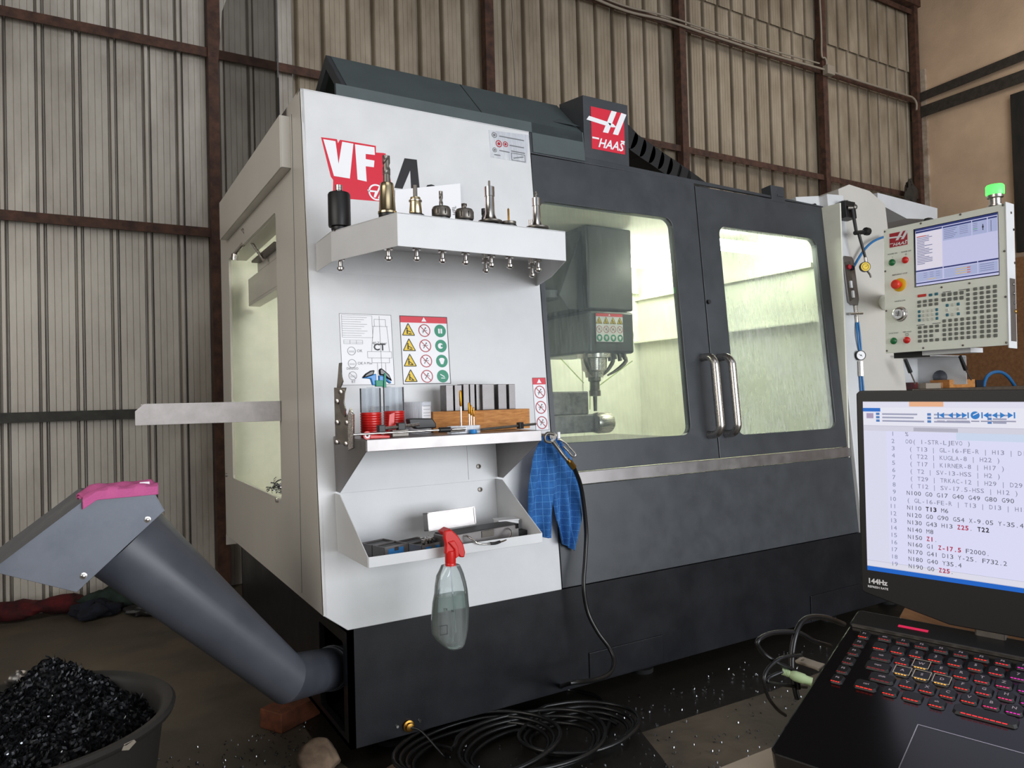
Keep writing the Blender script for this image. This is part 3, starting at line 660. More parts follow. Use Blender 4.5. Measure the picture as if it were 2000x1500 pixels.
# VF badge
pf_ = lambda *q: [fr_(*a) for a in q]
rb = MB(); rb.prism(pf_((651, 345), (750, 350), (748, 299), (753, 300), (755, 310), (771, 396), (650, 386)), .0, .0008, FR)
rb.prism(pf_((627, 268), (658, 272), (660, 280), (664, 273), (734, 285), (734, 298), (749, 299), (751, 318), (752, 352), (651, 352), (646, 345)), .0, .0006, FR)
badge = rb.build('model_badge', M['logor'], mc)
wt = MB()
wt.flat(pf_((631, 272), (655, 276), (661, 320), (668, 277), (690, 281), (683, 349), (652, 344)), .0016, FR)
wt.flat(pf_((693, 282), (731, 288), (732, 303), (714, 301), (714, 311), (731, 314), (730, 327), (714, 325), (716, 355), (698, 351)), .0016, FR)
q = fr_(735, 376); wt.ring(q[0], q[1], .025, .031, .0016, FR)
wt.flat([(q[0]-.03, q[1]-.002), (q[0]-.006, q[1]+.0), (q[0]-.012, q[1]-.02), (q[0]-.004, q[1]-.02), (q[0]+.018, q[1]+.022), (q[0]+.01, q[1]+.022), (q[0]+.003, q[1]+.006), (q[0]-.035, q[1]+.006)], .0016, FR)
wt.flat([(q[0]+.004, q[1]-.022), (q[0]+.012, q[1]-.022), (q[0]+.030, q[1]+.016), (q[0]+.022, q[1]+.016)], .0016, FR)
wt.build('badge_letters', M['white'], badge, auto=False)
bk = MB(); a4 = fr_(770, 366); hgt = .16
bk.flat(pf_((790, 309), (814, 312), (820, 372), (803, 371), (801, 333), (786, 369), (770, 367)), .0006, FR)
aa = fr_(826, 372); bk.text('ss', aa[0], aa[1]-.035, .13, .0006, FR, off=.03, shear=.2)
bk.build('model_badge', M['ink'], mc, auto=False, label='black model number')
# reseller plate
q0, q1 = fr_(957, 308), fr_(1031, 262); pl = MB().prism(pf_((954, 254), (1033, 264), (1028, 319), (958, 307)), 0, .0012, FR).build('maker_plate', M['milky'], mc)
g_ = MB(); r_ = MB()
for (px, py, r, who) in ((965, 264, .012, g_), (974, 281, .015, r_), (987, 282, .012, r_), (966, 293, .010, g_)):
    s_ = fr_(px, py); who.ring(s_[0], s_[1], r*.75, r, .0018, FR, 16); who.disc(s_[0], s_[1], r*.45, .0018, FR, 10)
for (a, c) in (((975, 266), (1023, 275)), ((995, 284), (1023, 289)), ((975, 294), (995, 298)), ((998, 295), (1025, 300)), ((965, 302), (977, 304))):
    A, B_ = fr_(*a), fr_(*c); g_.line(*A, *B_, .004, .0018, FR)
A, B_ = fr_(999, 313), fr_(1025, 302); g_.frame_rect(A[0], B_[0], A[1], B_[1]-.002, .0025, .0018, FR); g_.line(A[0]+.01, A[1]+.01, B_[0]-.008, B_[1]-.012, .004, .0018, FR)
g_.build('grey_print', M['grey'], pl, auto=False); r_.build('red_print', M['crim'], pl, auto=False)
# white sheet of paper standing on the rack against the panel
# CT taper decal
x0, x1, y0, y1 = .021, .215, 1.308, 1.562
dc = MB().box(x0, x1, y0, y1, 0, .0006, FR).build('taper_decal', M['white'], mc)
l_ = MB(); z_ = .0012; l_.frame_rect(x0, x1, y0, y1, .0014, z_, FR)
W, H_ = x1-x0, y1-y0; X = lambda a: x0+a*W; Yy = lambda a: y0+a*H_
for i in range(9): l_.line(X(.04), Yy(.95-.032*i), X(.04+.48*(1-.12*(i % 3))), Yy(.95-.032*i), .0010, z_, FR)
l_.frame_rect(X(.04), X(.62), Yy(.665), Yy(.98), .0009, z_, FR); l_.frame_rect(X(.06), X(.42), Yy(.575), Yy(.63), .0009, z_, FR); l_.line(X(.18), Yy(.575), X(.18), Yy(.63), .0009, z_, FR); l_.line(X(.3), Yy(.575), X(.3), Yy(.63), .0009, z_, FR); l_.line(X(.06), Yy(.6), X(.42), Yy(.6), .0009, z_, FR)
for a, b_ in (((.66, .93), (.66, .83)), ((.88, .93), (.88, .83)), ((.66, .93), (.88, .93)), ((.62, .83), (.92, .83)), ((.64, .83), (.58, .47)), ((.9, .83), (.93, .47)), ((.5, .47), (1.0-.03, .47)), ((.5, .47), (.5, .38)), ((.97, .47), (.97, .38)), ((.5, .38), (.97, .38)), ((.58, .38), (.58, .31)), ((.92, .38), (.92, .31)), ((.58, .31), (.92, .31)), ((.68, .31), (.68, .1)), ((.84, .31), (.84, .1)), ((.76, .98), (.76, .05))):
    l_.line(X(a[0]), Yy(a[1]), X(b_[0]), Yy(b_[1]), .0011, z_, FR)
for cy in (.475, .30, .13): l_.ring(X(.2), Yy(cy), .0135, .0150, z_, FR); l_.line(X(.15), Yy(cy), X(.25), Yy(cy), .001, z_, FR); l_.line(X(.15), Yy(cy-.015), X(.25), Yy(cy-.015), .001, z_, FR)
l_.line(X(.14), Yy(.17), X(.26), Yy(.09), .0012, z_, FR)
l_.text('OK', X(.30), Yy(.46), .014, z_, FR); l_.text('OK', X(.30), Yy(.285), .014, z_, FR); l_.text('DIN/ISO', X(.09), Yy(.215), .012, z_, FR); l_.text('BT', X(.17), Yy(.03), .013, z_, FR)
l_.text('40 Taper', X(.60), Yy(.57), .015, z_, FR); l_.text('A Max', X(.42), Yy(.29), .012, z_, FR)
l_.build('line_print', M['grey'], dc, auto=False)
MB().text('CT', X(.62), Yy(.49), .034, z_, FR, off=.03).build('letter_print', M['ink'], dc, auto=False)
warn_label(mc, FR, .247, .440, 1.308, 1.562, .0006, 4, 3)
warn_label(mc, FR, .804, .868, 1.114, 1.327, .0006, 3, 1, red='logor')
# ---- right hand cabinet
CX0, CX1 = X1-.005, 3.5
b = MB(); b.prism([(X1, ZB), (2.93, ZB), (2.945, 2.335), (2.80, 2.325)], -.30, .022, FR); b.build('corner_post', M['paint'], mc, bevel=.004)
ctop = [(2.945, ZB), (3.38, ZB), (3.38, 2.34), (3.24, 2.405), (3.05, 2.42), (2.945, 2.38)]
b = MB(); b.prism(ctop, -.7, -.004, FR); b.build('electrical_cabinet', M['paint_side'], mc, bevel=.003)
b = MB(); b.prism([(2.60, 2.30), (2.80, 2.33), (2.80, 2.25), (2.60, 2.25)], -.12, -.03, FR); b.build('top_bracket', M['paint'], mc)
for px, py in ((1591, 402), (1610, 396)):
    q = FR.inv(px, py, -.02); MB().cyl(FR.pt(q[0], q[1], -.03), FR.pt(q[0], q[1], -.015), .013).build('bracket_screw', M['black'], mc, smooth=1)
b = MB(); P = [onY(1700, 380, .5), onY(1817, 410, .5), onY(1817, 432, .5), onY(1757, 430, .5), onY(1700, 400, .5)]
b.prism([(p.x, p.z) for p in P], -.05, .6, Fr((0, .5, 0), (1, 0, 0), (0, 0, 1), (0, 1, 0))); b.build('rear_cabinet_cover', M['paint'], mc)
# ================================================================== TOOL RACK
BOT = 1.705; TOP = 1.805
plan = [(-.052, .096), (-.058, -.10), (.045, -.415), (.651, -.410), (.789, -.117), (.86, .094)]
rk = thing('tool_rack', 'white faceted sheet metal tool rack mounted high on the front panel', 'rack', (.4, .1, BOT))
b = MB(); b.prism([(x, y) for x, y in plan], TOP-.003, TOP, WORLD); b.build('rack_top', M['paint'], rk)
b = MB()
for i in range(5):
    (x0, y0), (x1, y1) = plan[i], plan[i+1]; d = V((x1-x0, y1-y0, 0)).normalized(); L = math.hypot(x1-x0, y1-y0)
    b.box(0, L, 0, .0025, 0, TOP-BOT, Fr((x0, y0, BOT), d, V((-d.y, d.x, 0)), (0, 0, 1)))
b.build('rack_lip', M['paint'], rk, bevel=.001)
MB().box(-.05, .86, -.002, 0, BOT-1.705, TOP-BOT, Fr((0, .098, BOT), (1, 0, 0), (0, 1, 0), (0, 0, 1))).build('rack_back', M['paint'], rk)
# tool holders; origin at the gauge line on the rack top
def holder(label, px, y, parts, group='tool holders standing in the rack', name='tool_holder', py=420):
    x = onY(px, py, y).x; t = thing(name, label, 'tool holder', (x, y, TOP+.0125), group=group); fz = zframe((0, 0, 0))
    def L(nm, prof, m, n=22): MB().lathe(prof, fz, n).build(nm, M[m], t, smooth=35, local=True)
    L('seat_ring', [(.026, -.0122), (.027, -.010), (.027, -.002), (.025, -.0002)], 'black')
    L('taper_shank', [(.0205, .0), (.0205, -.004), (.0115, -.095)], 'chrome')
    L('pull_stud', [(.0085, -.095), (.014, -.103), (.014, -.109), (.007, -.111), (.007, -.128), (.0115, -.132), (.0115, -.139), (.005, -.144)], 'steel', 14)
    for p in parts:
        if p[0] == 'mill':
            _, z0, z1, r, m = p; bb = MB(); n, k = 20, 12; P = []
            for j in range(k+1):
                tw = 4.2*j/k
                for i in range(n):
                    a = 2*PI*i/n; rr = r*(1-.34*max(0, math.sin(2*a))**1.5 if i % 1 == 0 else 1); P.append((rr*math.cos(a+tw), rr*math.sin(a+tw), z0+(z1-z0)*j/k))
            bb.add(P, [(j*n+i, j*n+(i+1) % n, (j+1)*n+(i+1) % n, (j+1)*n+i) for j in range(k) for i in range(n)]+[list(range(k*n, k*n+n))])
            bb.build('cutter', M[m], t, smooth=30, local=True)
        elif p[0] == 'nut':
            _, z0, z1, r, m = p; L('collet_nut', [(r*.92, z0), (r, z0+.004), (r, z1-.008), (r*.86, z1), (r*.5, z1)], m)
            bb = MB()
            for i in range(8):
                a = 2*PI*i/8; f = Fr((r*math.cos(a), r*math.sin(a), z0), (-math.sin(a), math.cos(a), 0), (0, 0, 1), (math.cos(a), math.sin(a), 0)); bb.box(-.0015, .0015, .006, z1-z0-.01, -.002, .0006, f)
            bb.build('nut_slots', M['void'], t, local=True, kind='stuff')
        else: L(p[0], p[1], p[2])
    return t
H = holder
H('black capped cylinder with a threaded stud, leftmost in the rack', 663, -.115, [('cap', [(.035, 0), (.036, .004), (.036, .105), (.033, .110)], 'black'), ('threaded_stud', [(.009, .110), (.009, .118), (.0115, .119), (.0115, .136)], 'steel')])
H('tallest gold conical holder with a large spiral end mill', 757, -.335, [('holder_cone', [(.029, 0), (.029, .006), (.026, .010), (.0215, .08), (.020, .092), (.019, .094)], 'gold'), ('shank', [(.011, .094), (.0105, .12)], 'iron'), ('mill', .12, .178, .0115, 'iron')])
H('short gold conical holder with a plain dark pin', 812, -.365, [('holder_cone', [(.018, 0), (.020, .004), (.016, .050), (.0155, .052)], 'gold'), ('set_screw', [(.0205, .040), (.0205, .043)], 'steel'), ('shank', [(.0065, .052), (.0065, .09)], 'iron')])
H('black collet nut holder with a fluted drill, third of the low ones', 862, -.365, [('nut', 0, .032, .030, 'iron'), ('mill', .03, .082, .0062, 'iron')])
H('black collet nut holder with a short stubby cutter', 907, -.365, [('nut', 0, .033, .030, 'iron'), ('mill', .033, .052, .009, 'iron')])
H('black ribbed holder half hidden behind the slim silver chuck', 946, -.26, [('nut', 0, .030, .028, 'black'), ('mill', .03, .075, .010, 'black')])
H('slim silver chuck on a wide black flange, near the rack centre', 957, -.355, [('flange', [(.036, 0), (.040, .003), (.040, .008), (.026, .011)], 'iron'), ('holder_body', [(.024, .011), (.016, .030), (.0145, .085), (.0145, .088), (.0165, .089), (.0165, .120), (.012, .122)], 'chrome'), ('cutter', [(.0035, .122), (.0035, .140), (.001, .142)], 'iron')])
H('small holder with a thin gold tap', 993, -.365, [('flange', [(.023, 0), (.025, .003), (.025, .010), (.012, .013)], 'iron'), ('tap', [(.0032, .013), (.0032, .052), (.001, .056)], 'tin')])
H('black holder with a plain grey pin, behind the rightmost chuck', 1036, -.24, [('nut', 0, .028, .026, 'black'), ('shank', [(.007, .028), (.007, .062)], 'steel')])
H('rightmost slim silver chuck on a wide dark flange', 1048, -.345, [('flange', [(.036, 0), (.041, .003), (.041, .008), (.026, .011)], 'iron'), ('holder_body', [(.022, .011), (.0145, .030), (.0125, .078), (.0125, .08), (.0150, .081), (.0150, .108), (.010, .110)], 'chrome'), ('mill', .11, .130, .005, 'iron')])
# sheet of paper
pq = [FR.inv(*q, .012) for q in ((772, 371), (899, 358), (902, 430), (772, 425))]
tag(MB().prism([(a, max(c, TOP+.002)) for a, c in pq], .010, .011, FR).build('paper_sheet', M['white']), 'pale lilac paper sheet leaning behind the tool holders', 'paper')
q = FR.inv(884, 425, .012); pr = bpy.data.objects['paper_sheet']
MB().text('HFL', q[0]+.008, q[1]+.002, .022, 0, Fr(FR.pt(q[0]+.01, q[1], .0116), (0, 0, 1), (-1, 0, 0), (0, -1, 0)).sub(0, 0) if 0 else Fr(FR.pt(q[0], q[1], .0116)-V((0, 0, q[0]+.008)), (0, 0, 1), (-1, 0, 0), (0, -1, 0)) if 0 else Fr(FR.pt(q[0]+.016, q[1]+.01, .0125), (0, 0, 1), (-1, 0, 0), (0, -1, 0)).sub(-(q[0]+.008), -(q[1]+.002))).build('letters', M['grey'], pr, auto=False)

# ================================================================== STEEL SHELF
OF = .33
SZ = 1.133
pf = lambda z: K*(z-ZB)
yf = pf(1.1)-OF          # front edge of both shelves
sh = thing('steel_shelf', 'brushed stainless bracket shelf fixed to the white front panel', 'shelf', (.3, .05, .945))
b = MB(); b.box(-.018, .615, yf, pf(SZ)-.002, SZ-.003, SZ); b.build('shelf_plate', M['steelsh'], sh)
b = MB(); b.box(-.018, .615, yf-.003, yf, SZ-.037, SZ); b.build('front_lip', M['steelsh'], sh, bevel=.002)
SX = Fr((0, 0, 0), (0, 1, 0), (0, 0, 1), (1, 0, 0))
for x in (-.020, .613):
    b = MB(); b.prism([(pf(SZ)-.003, SZ-.003), (yf, SZ-.003), (yf, SZ-.036), (pf(.945)-.045, .945), (pf(.945)-.003, .945)], x, x+.003, SX)
    b.build('side_bracket', M['steelsh'], sh, bevel=.001)
for x, x1 in ((-.017, .05), (.49, .612)):
    MB().box(x, x1, .945, SZ-.006, .0002, .002, FR).build('mounting_flange', M['paint'], sh)
# ================================================================== LOWER TRAY
TZ = .745
tr_ = thing('parts_tray', 'white sheet metal tray with sloping sides below the steel shelf', 'tray', (.3, .05, TZ))
yt = pf(TZ)-.305
b = MB(); b.box(-.022, .605, yt, pf(TZ)-.002, TZ, TZ+.003); b.build('tray_floor', M['paint'], tr_)
b = MB(); b.box(-.022, .605, yt-.003, yt, TZ, TZ+.033); b.build('front_lip', M['paint'], tr_, bevel=.0015)
b = MB(); b.box(-.022, .605, TZ, .938, .0002, .002, FR); b.build('back_plate', M['paint'], tr_, bevel=.0008)
for x in (-.024, .603):
    b = MB(); b.prism([(pf(TZ)-.003, TZ), (yt, TZ), (yt, TZ+.033), (pf(.94)-.055, .94), (pf(.94)-.003, .94)], x, x+.003, SX); b.build('side_plate', M['paint'], tr_, bevel=.001)
for i, (px, py) in enumerate(((934, 911), (937, 956))):
    q = FR.inv(px, py); MB().lathe([(.009, .002), (.009, .006), (.0045, .007), (.0045, .003)], Fr(FR.pt(q[0], q[1], 0), FR.a, FR.b.normalized(), FR.n), 16).build('bolt', M['iron'], sh if i == 0 else tr_, smooth=35)

# ---- items on the steel shelf
S0 = SZ+.0008
def on_shelf(px, py, y): return onY(px, py, y)
def bx(name, label, cat, px0, px1, py, y, dy, h, m, group=None, bev=.001, z=S0, rot=0):
    a = onY(px0, py, y).x; c = onY(px1, py, y).x
    o = MB().box(-(c-a)/2, (c-a)/2, 0, dy, 0, h, Fr((0, 0, 0), (1, 0, 0), (0, 1, 0), (0, 0, 1))).build(name, M[m], bevel=bev)
    o.location = ((a+c)/2, y, z); o.rotation_euler = (0, 0, rot); return tag(o, label, cat, group)
# clamp fixture bolted at the left end
cl = thing('tool_clamp', 'upright steel tool clamp bolted at the left end of the shelf', 'clamp', (-.026, -.12, 1.1))
cx = -.0245; CLF = Fr((cx, 0, 0), (0, 1, 0), (0, 0, 1), (-1, 0, 0)); qc = lambda px, py: CLF.inv(px, py)
yy = -.19
CLF = Fr((0, yy, 0), V((.35, -.94, 0)).normalized()*-1, (0, 0, 1)); CLF = Fr((-.03, -.20, 0), V((.62, -.78, 0)).normalized(), (0, 0, 1), V((-.78, -.62, 0)).normalized())
P = [CLF.inv(*p) for p in ((652, 757), (676, 757), (671, 775), (672, 795), (677, 812), (683, 800), (684, 868), (655, 868))]
MB().prism(P, -.004, .0, CLF).build('clamp_plate', M['iron'], cl, bevel=.001)
P = [CLF.inv(*p) for p in ((660, 709), (665, 708), (664, 730), (668, 745), (663, 757), (656, 757), (658, 735))]
MB().prism(P, -.010, -.004, CLF).build('release_lever', M['iron'], cl, bevel=.001)
P = [CLF.inv(*p) for p in ((671, 760), (675, 762), (673, 785), (677, 800), (675, 815), (668, 806), (664, 790), (667, 770))]
MB().prism(P, .0, .006, CLF).build('clamp_jaw', M['chrome'], cl, bevel=.001)
P = [CLF.inv(*p) for p in ((683, 812), (684, 806), (687, 796), (690, 806), (693, 808), (693, 875), (683, 880))]
MB().prism(P, .0, .012, CLF).build('clamp_block', M['steel'], cl, bevel=.0015)
for px, py in ((667, 766), (660, 784), (660, 825), (679, 826), (659, 864), (677, 867)):
    q = CLF.inv(px, py); MB().lathe([(.0075, 0), (.0075, .007), (.004, .008)], CLF.sub(q[0], q[1]), 10).build('clamp_bolt', M['steel'], cl, smooth=35)
# red-lidded tubs : clear cylinders standing on red threaded bases
def canister(px0, px1, pyb, y, ptop, pred, label, pieces):
    ztop = onY((px0+px1)/2, ptop, y).z-SZ; redh = onY((px0+px1)/2, pred, y).z-SZ
    a = onY(px0, pyb, y).x; c = onY(px1, pyb, y).x; r = (c-a)/2; t = thing('clear_canister', label, 'container', ((a+c)/2, y+r, S0), group=None)
    fz = zframe((0, 0, 0)); prof = [(r*.98, 0)]
    nr = max(3, int(redh/.0075))
    for i in range(nr): z = redh*i/nr; prof += [(r*1.0, z+.001), (r*1.0, z+redh/nr*.62), (r*.93, z+redh/nr*.8)]
    prof += [(r*.93, redh)]
    MB().lathe(prof, fz, 28).build('ribbed_base', M['red'], t, smooth=30, local=True)
    MB().lathe([(r*.99, redh), (r*.99, ztop-.002), (r*.97, ztop-.002), (r*.97, redh)], fz, 28, cap=False).build('clear_wall', M['clear'], t, smooth=30, local=True)
    return t, r
t, r = canister(712, 752, 842, -.17, 757, 806, 'clear canister on a tall ribbed red base with wires inside', 0)
for dx, tilt in ((-.4, .5), (.1, .15), (.35, -.25)):
    MB().cyl((r*dx, 0, .03), (r*(dx+tilt*.8), 0, .100), .0012, n=6).build('wire', M['steel'], t, local=True)
t, r = canister(758, 797, 832, -.10, 755, 803, 'clear canister with a red ring base holding short end mills', 0)
for i, (dx, dy, h, rr) in enumerate(((-.6, .1, .030, .0045), (-.2, -.3, .027, .0035), (.1, .3, .026, .003), (.45, -.2, .030, .006), (.75, .1, .026, .003))):
    MB().cyl((r*dx, r*dy, .03), (r*dx, r*dy, .044+h*1.2), rr, n=10).build('end_mill', M['iron'], t, smooth=1, local=True)
a = onY(802, 830, -.08); c = onY(851, 830, -.08); r = (c.x-a.x)/2
t = thing('plastic_jar', 'milky plastic jar with a white paper label and blank lines', 'jar', ((a.x+c.x)/2, -.08+r, S0)); fz = zframe((0, 0, 0))
MB().lathe([(r*.96, 0), (r, .004), (r, .092), (r*1.02, .094), (r*1.02, .108), (r*.98, .110)], fz, 30).build('jar_body', M['milky'], t, smooth=40, local=True)
MB().lathe([(r*1.012, .040), (r*1.012, .106)], fz, 14, cap=False, a0=-1.65, a1=-.75).build('paper_label', M['white'], t, smooth=60, local=True)
b = MB()
for z in (.060, .070, .082, .094): b.lathe([(r*1.03, z), (r*1.03, z+.0012)], fz, 10, cap=False, a0=-1.55, a1=-.85)
b.build('label_lines', M['grey'], t, local=True, auto=False)
bx('clear_sleeve', 'tall empty clear plastic sleeve behind the red canisters', 'container', 735, 760, 800, -.04, .03, .098, 'clear')
# blue/black gripping tool with green clip perched on top of canisters
tl = thing('blue_pliers', 'small blue and black plier tool with green clips on the canister', 'pliers', (onY(735, 740, -.16).x, -.16, S0+.09))
TF = Fr((0, -.175, 0), (1, 0, 0), (0, 0, 1), (0, -1, 0)); tp = lambda *q: [TF.inv(*p) for p in q]
MB().prism(tp((705, 738), (712, 730), (722, 724), (730, 723), (727, 733), (712, 738)), 0, .014, TF).build('black_handle', M['blackg'], tl, bevel=.004)
MB().prism(tp((738, 722), (743, 719), (750, 725), (758, 732), (764, 745), (755, 740), (748, 734), (739, 733)), 0, .014, TF).build('black_handle', M['blackg'], tl, bevel=.004)
MB().prism(tp((705, 739), (722, 733), (733, 730), (734, 752), (726, 753), (722, 740)), -.002, .012, TF).build('blue_jaw', M['blue'], tl, bevel=.003)
MB().prism(tp((738, 733), (748, 735), (763, 747), (760, 750), (750, 742), (747, 752), (738, 752)), -.002, .012, TF).build('blue_jaw', M['blue'], tl, bevel=.003)
MB().prism(tp((730, 743), (745, 743), (745, 755), (731, 755)), .002, .018, TF).build('green_clip', M['green'], tl, bevel=.002)
MB().prism(tp((747, 729), (750, 729), (751, 757), (746, 757)), .004, .018, TF).build('green_clip', M['green'], tl, bevel=.001)
MB().box(-.03, .03, -.03, .03, -.004, -.0005, zframe((tl.location.x+.01, -.15, onY(735, 755, -.17).z))).build('perch_lid', M['clear'], tl)
# wooden block and ground parallels on it
yb_ = -.11
a = onY(868, 838, yb_-.04).x; c = onY(1035, 832, yb_).x; e = onY(947, 840, yb_-.05).x
WBH = onY(900, 803, -.12).z-S0
wb_ = MB().prism([(a, -.06), (e, yb_-.05), (c, yb_), (c, yb_+.07), (a, yb_+.07+.03)], 0, WBH, zframe((0, 0, S0)))
tag(wb_.build('wooden_block', M['wood'], bevel=.001), 'pine block with visible growth rings on the steel shelf', 'wood block')
gaps = [(872, 886), (889, 903), (906, 917), (919, 928), (931, 940), (943, 966), (974, 990), (995, 1007)]
nmz = ['leftmost thin ground steel parallel on the pine block', 'second steel parallel, behind the tall gold tap', 'third steel parallel from the left on the pine block', 'fourth and narrow steel parallel on the pine block', 'fifth steel parallel, left of the widest one', 'widest steel parallel, scratched, in the middle of the row', 'double thickness steel parallel right of the widest one', 'rightmost steel parallel on the pine block']
for i, (p0, p1) in enumerate(gaps):
    yy = -.06 if p0 < 940 else -.075
    zt = onY((p0+p1)/2, 752-(.0 if p0 < 900 else 2), yy).z
    bx('steel_parallel', nmz[i], 'steel block', p0, p1, 800, yy, .05, zt-(S0+WBH+.0005), 'block', 'ground steel parallels in a row on the wood block', z=S0+WBH+.0005)
# clear tray with taps and blue cap
a = onY(881, 840, -.25).x; c = onY(938, 840, -.25).x
t = thing('clear_tray', 'small frosted tray holding gold taps in front of the wood block', 'tray', ((a+c)/2, -.235, S0))
b = MB(); w2 = (c-a)/2; b.box(-w2, w2, -.015, -.0135, 0, .026); b.box(-w2, w2, .0135, .015, 0, .026); b.box(-w2, -w2+.0015, -.015, .015, 0, .026); b.box(w2-.0015, w2, -.015, .015, 0, .026); b.box(-w2, w2, -.015, .015, 0, .0015); b.build('tray_shell', M['milky'], t, local=True)
for nm, px, top, r_ in (('tallest gold tap upright in the frosted tray', 901, 762, .0042), ('shorter gold tap on the left of the cluster', 917, 786, .003), ('thin gold tap in the middle of the cluster', 921, 791, .0028), ('rightmost small gold tap of the cluster', 926, 795, .0026)):
    p = onY(px, 835, -.235); zt = onY(px, top, -.235).z
    q = thing('gold_tap', nm, 'tap', (p.x, -.235, S0+.0018), group='gold taps in the frosted tray'); hh = zt-q.location.z
    MB().lathe([(r_*.75, 0), (r_*.75, hh*.62)], zframe((0, 0, 0)), 10).build('shank', M['chrome'], q, smooth=1, local=True)
    MB().lathe([(r_*.8, hh*.62), (r_*1.15, hh*.66), (r_*1.15, hh*.95), (r_*.7, hh)], zframe((0, 0, 0)), 10).build('threads', M['tin'], q, smooth=1, local=True)
p = onY(924, 843, -.262); t = MB().lathe([(.012, 0), (.013, .002), (.013, .011), (.011, .013)], zframe((p.x, -.262, S0)), 22); tag(t.build('blue_cup', M['blue'], smooth=35), 'small round blue cup in front of the frosted tray', 'cup')
# rods and clamps lying at the front
def lying_rod(name, label, p0, p1, y0, y1, r, m, cat='rod'):
    a, c = onY(*p0, y0), onY(*p1, y1); a.z = max(a.z, S0+r); c.z = max(c.z, S0+r)
    t = thing(name, label, cat, a); MB().cyl(a, c, r).build('rod_bar', M[m], t, smooth=1); return t, a, c
t, a, c = lying_rod('steel_rod', 'long steel rod with a black collar at the right end of the shelf', (940, 839), (1046, 828), -.275, -.20, .0045, 'iron')
d = (c-a); k_ = a+d*.70; MB().box(-.010, .010, -.012, .012, -.012, .012, Fr(k_, d.normalized(), (0, 1, 0), d.normalized().cross(V((0, 1, 0))))).build('black_collar', M['black'], t, bevel=.002)
t, a, c = lying_rod('steel_rod', 'steel rod with two black clamps lying behind the red pliers', (742, 838), (818, 829), -.255, -.20, .0055, 'steel')
for f_, s_ in ((.03, .011), (.52, .0125)):
    k_ = a+(c-a)*f_; MB().box(-s_, s_, -.011, .011, -.011, .012, Fr(k_, (1, 0, 0), (0, 1, 0), (0, 0, 1))).build('black_clamp', M['black'], t, bevel=.002)
t, a, c = lying_rod('steel_rod', 'thin bright rod along the front edge with a black knurled grip', (690, 849), (858, 840), -.29, -.285, .0035, 'chrome')
MB().cyl(c, c+(c-a).normalized()*.038, .0085).build('knurled_grip', M['black'], t, smooth=1)
k_ = c+(c-a).normalized()*.045; MB().cyl(k_, k_+(c-a).normalized()*.05, .004).build('grip_tail', M['steel'], t, smooth=1)
lying_rod('steel_rod', 'short steel pin lying left of the blue cup', (878, 843), (908, 841), -.285, -.28, .003, 'iron')
a = onY(713, 843, -.285); c = onY(761, 847, -.285)
t = thing('red_wrench', 'small red ring wrench at the front left of the shelf', 'wrench', (a.x, -.285, S0))
b = MB(); f = Fr((a.x+.006, -.285, S0+.0125), (1, 0, 0), (0, 0, 1), (0, -1, 0)); b.lathe([(.0060, -.003), (.0125, -.003), (.0125, .003), (.0060, .003), (.0060, -.003)], f, 22, cap=False); b.build('wrench_ring', M['red'], t, smooth=30)
b = MB(); b.lathe([(.0040, -.004), (.0085, -.004), (.0085, .004), (.0040, .004), (.004, -.004)], f, 22, cap=False); b.build('ring_bush', M['white'], t, smooth=30)
b = MB(); b.prism([(a.x+.014, S0+.002), (c.x, S0+.001), (c.x, S0+.009), (a.x+.014, S0+.014)], -.004, .004, Fr((0, -.285, 0), (1, 0, 0), (0, 0, 1), (0, -1, 0))); b.build('wrench_handle', M['red'], t, bevel=.002)
b = MB(); q = onY(745, 812, -.20); b.prism([TF.inv(*p) for p in ((754, 810), (764, 806), (762, 838), (752, 840))], -.004, .006, Fr((0, -.2, 0), (1, 0, 0), (0, 0, 1), (0, -1, 0))); b.build('red_clip', M['red'])  # red handle standing upright between the canisters
tag(bpy.data.objects['red_clip'], 'small upright red clip between the two canisters', 'clip')
# black block tool body
BF = Fr((0, -.16, 0), (1, 0, 0), (0, 0, 1), (0, -1, 0))
P = [BF.inv(*p) for p in ((798, 818), (806, 817), (845, 817), (852, 827), (853, 836), (815, 838), (800, 829))]
P = [(x, max(z, S0)) for x, z in P]
MB().prism(P, -.03, .0, BF); bb = MB().prism(P, -.03, .0, BF).build('black_tool_body', M['black'], bevel=.004); tag(bb, 'black moulded plastic tool body behind the steel rods', 'tool')
bx('grey_block', 'small dark grey steel block in front of the second canister', 'steel block', 766, 798, 828, -.21, .03, .022, 'iron')

# ---- items in the lower tray
T0 = TZ+.0035
def case_open(loc, rot, label):
    t = thing('collet_case', label, 'case', loc, rot, group='small open aluminium collet cases')
    for k, dy in ((0, 0), (1, .0655)):
        b = MB(); w_, d_, h_ = .092, .064, .038
        b.box(-w_/2, w_/2, dy, dy+d_, 0, .002); b.box(-w_/2, w_/2, dy, dy+.002, 0, h_); b.box(-w_/2, w_/2, dy+d_-.002, dy+d_, 0, h_); b.box(-w_/2, -w_/2+.002, dy, dy+d_, 0, h_); b.box(w_/2-.002, w_/2, dy, dy+d_, 0, h_)
        b.build('case_shell' if k == 0 else 'case_lid', M['steelsh'], t, local=True)
        MB().box(-w_/2+.002, w_/2-.002, dy+.002, dy+d_-.002, .002, .033).build('foam', M['black'], t, local=True)
    MB().box(-.03, .03, -.0006, 0, .008, .030).build('blue_band', M['blueh'], t, local=True)
    MB().box(-.008, .008, -.004, 0, .022, .034).build('latch', M['chrome'], t, local=True); return t
p = onY(752, 1068, -.20)
case_open((p.x+.035, -.205, T0), .28, 'open collet case with empty black foam, left in the tray')
p = onY(812, 1072, -.22)
cc = case_open((p.x+.045, -.252, T0), .30, 'open collet case holding a cluster of small steel collets')
rnd = random.Random(2)
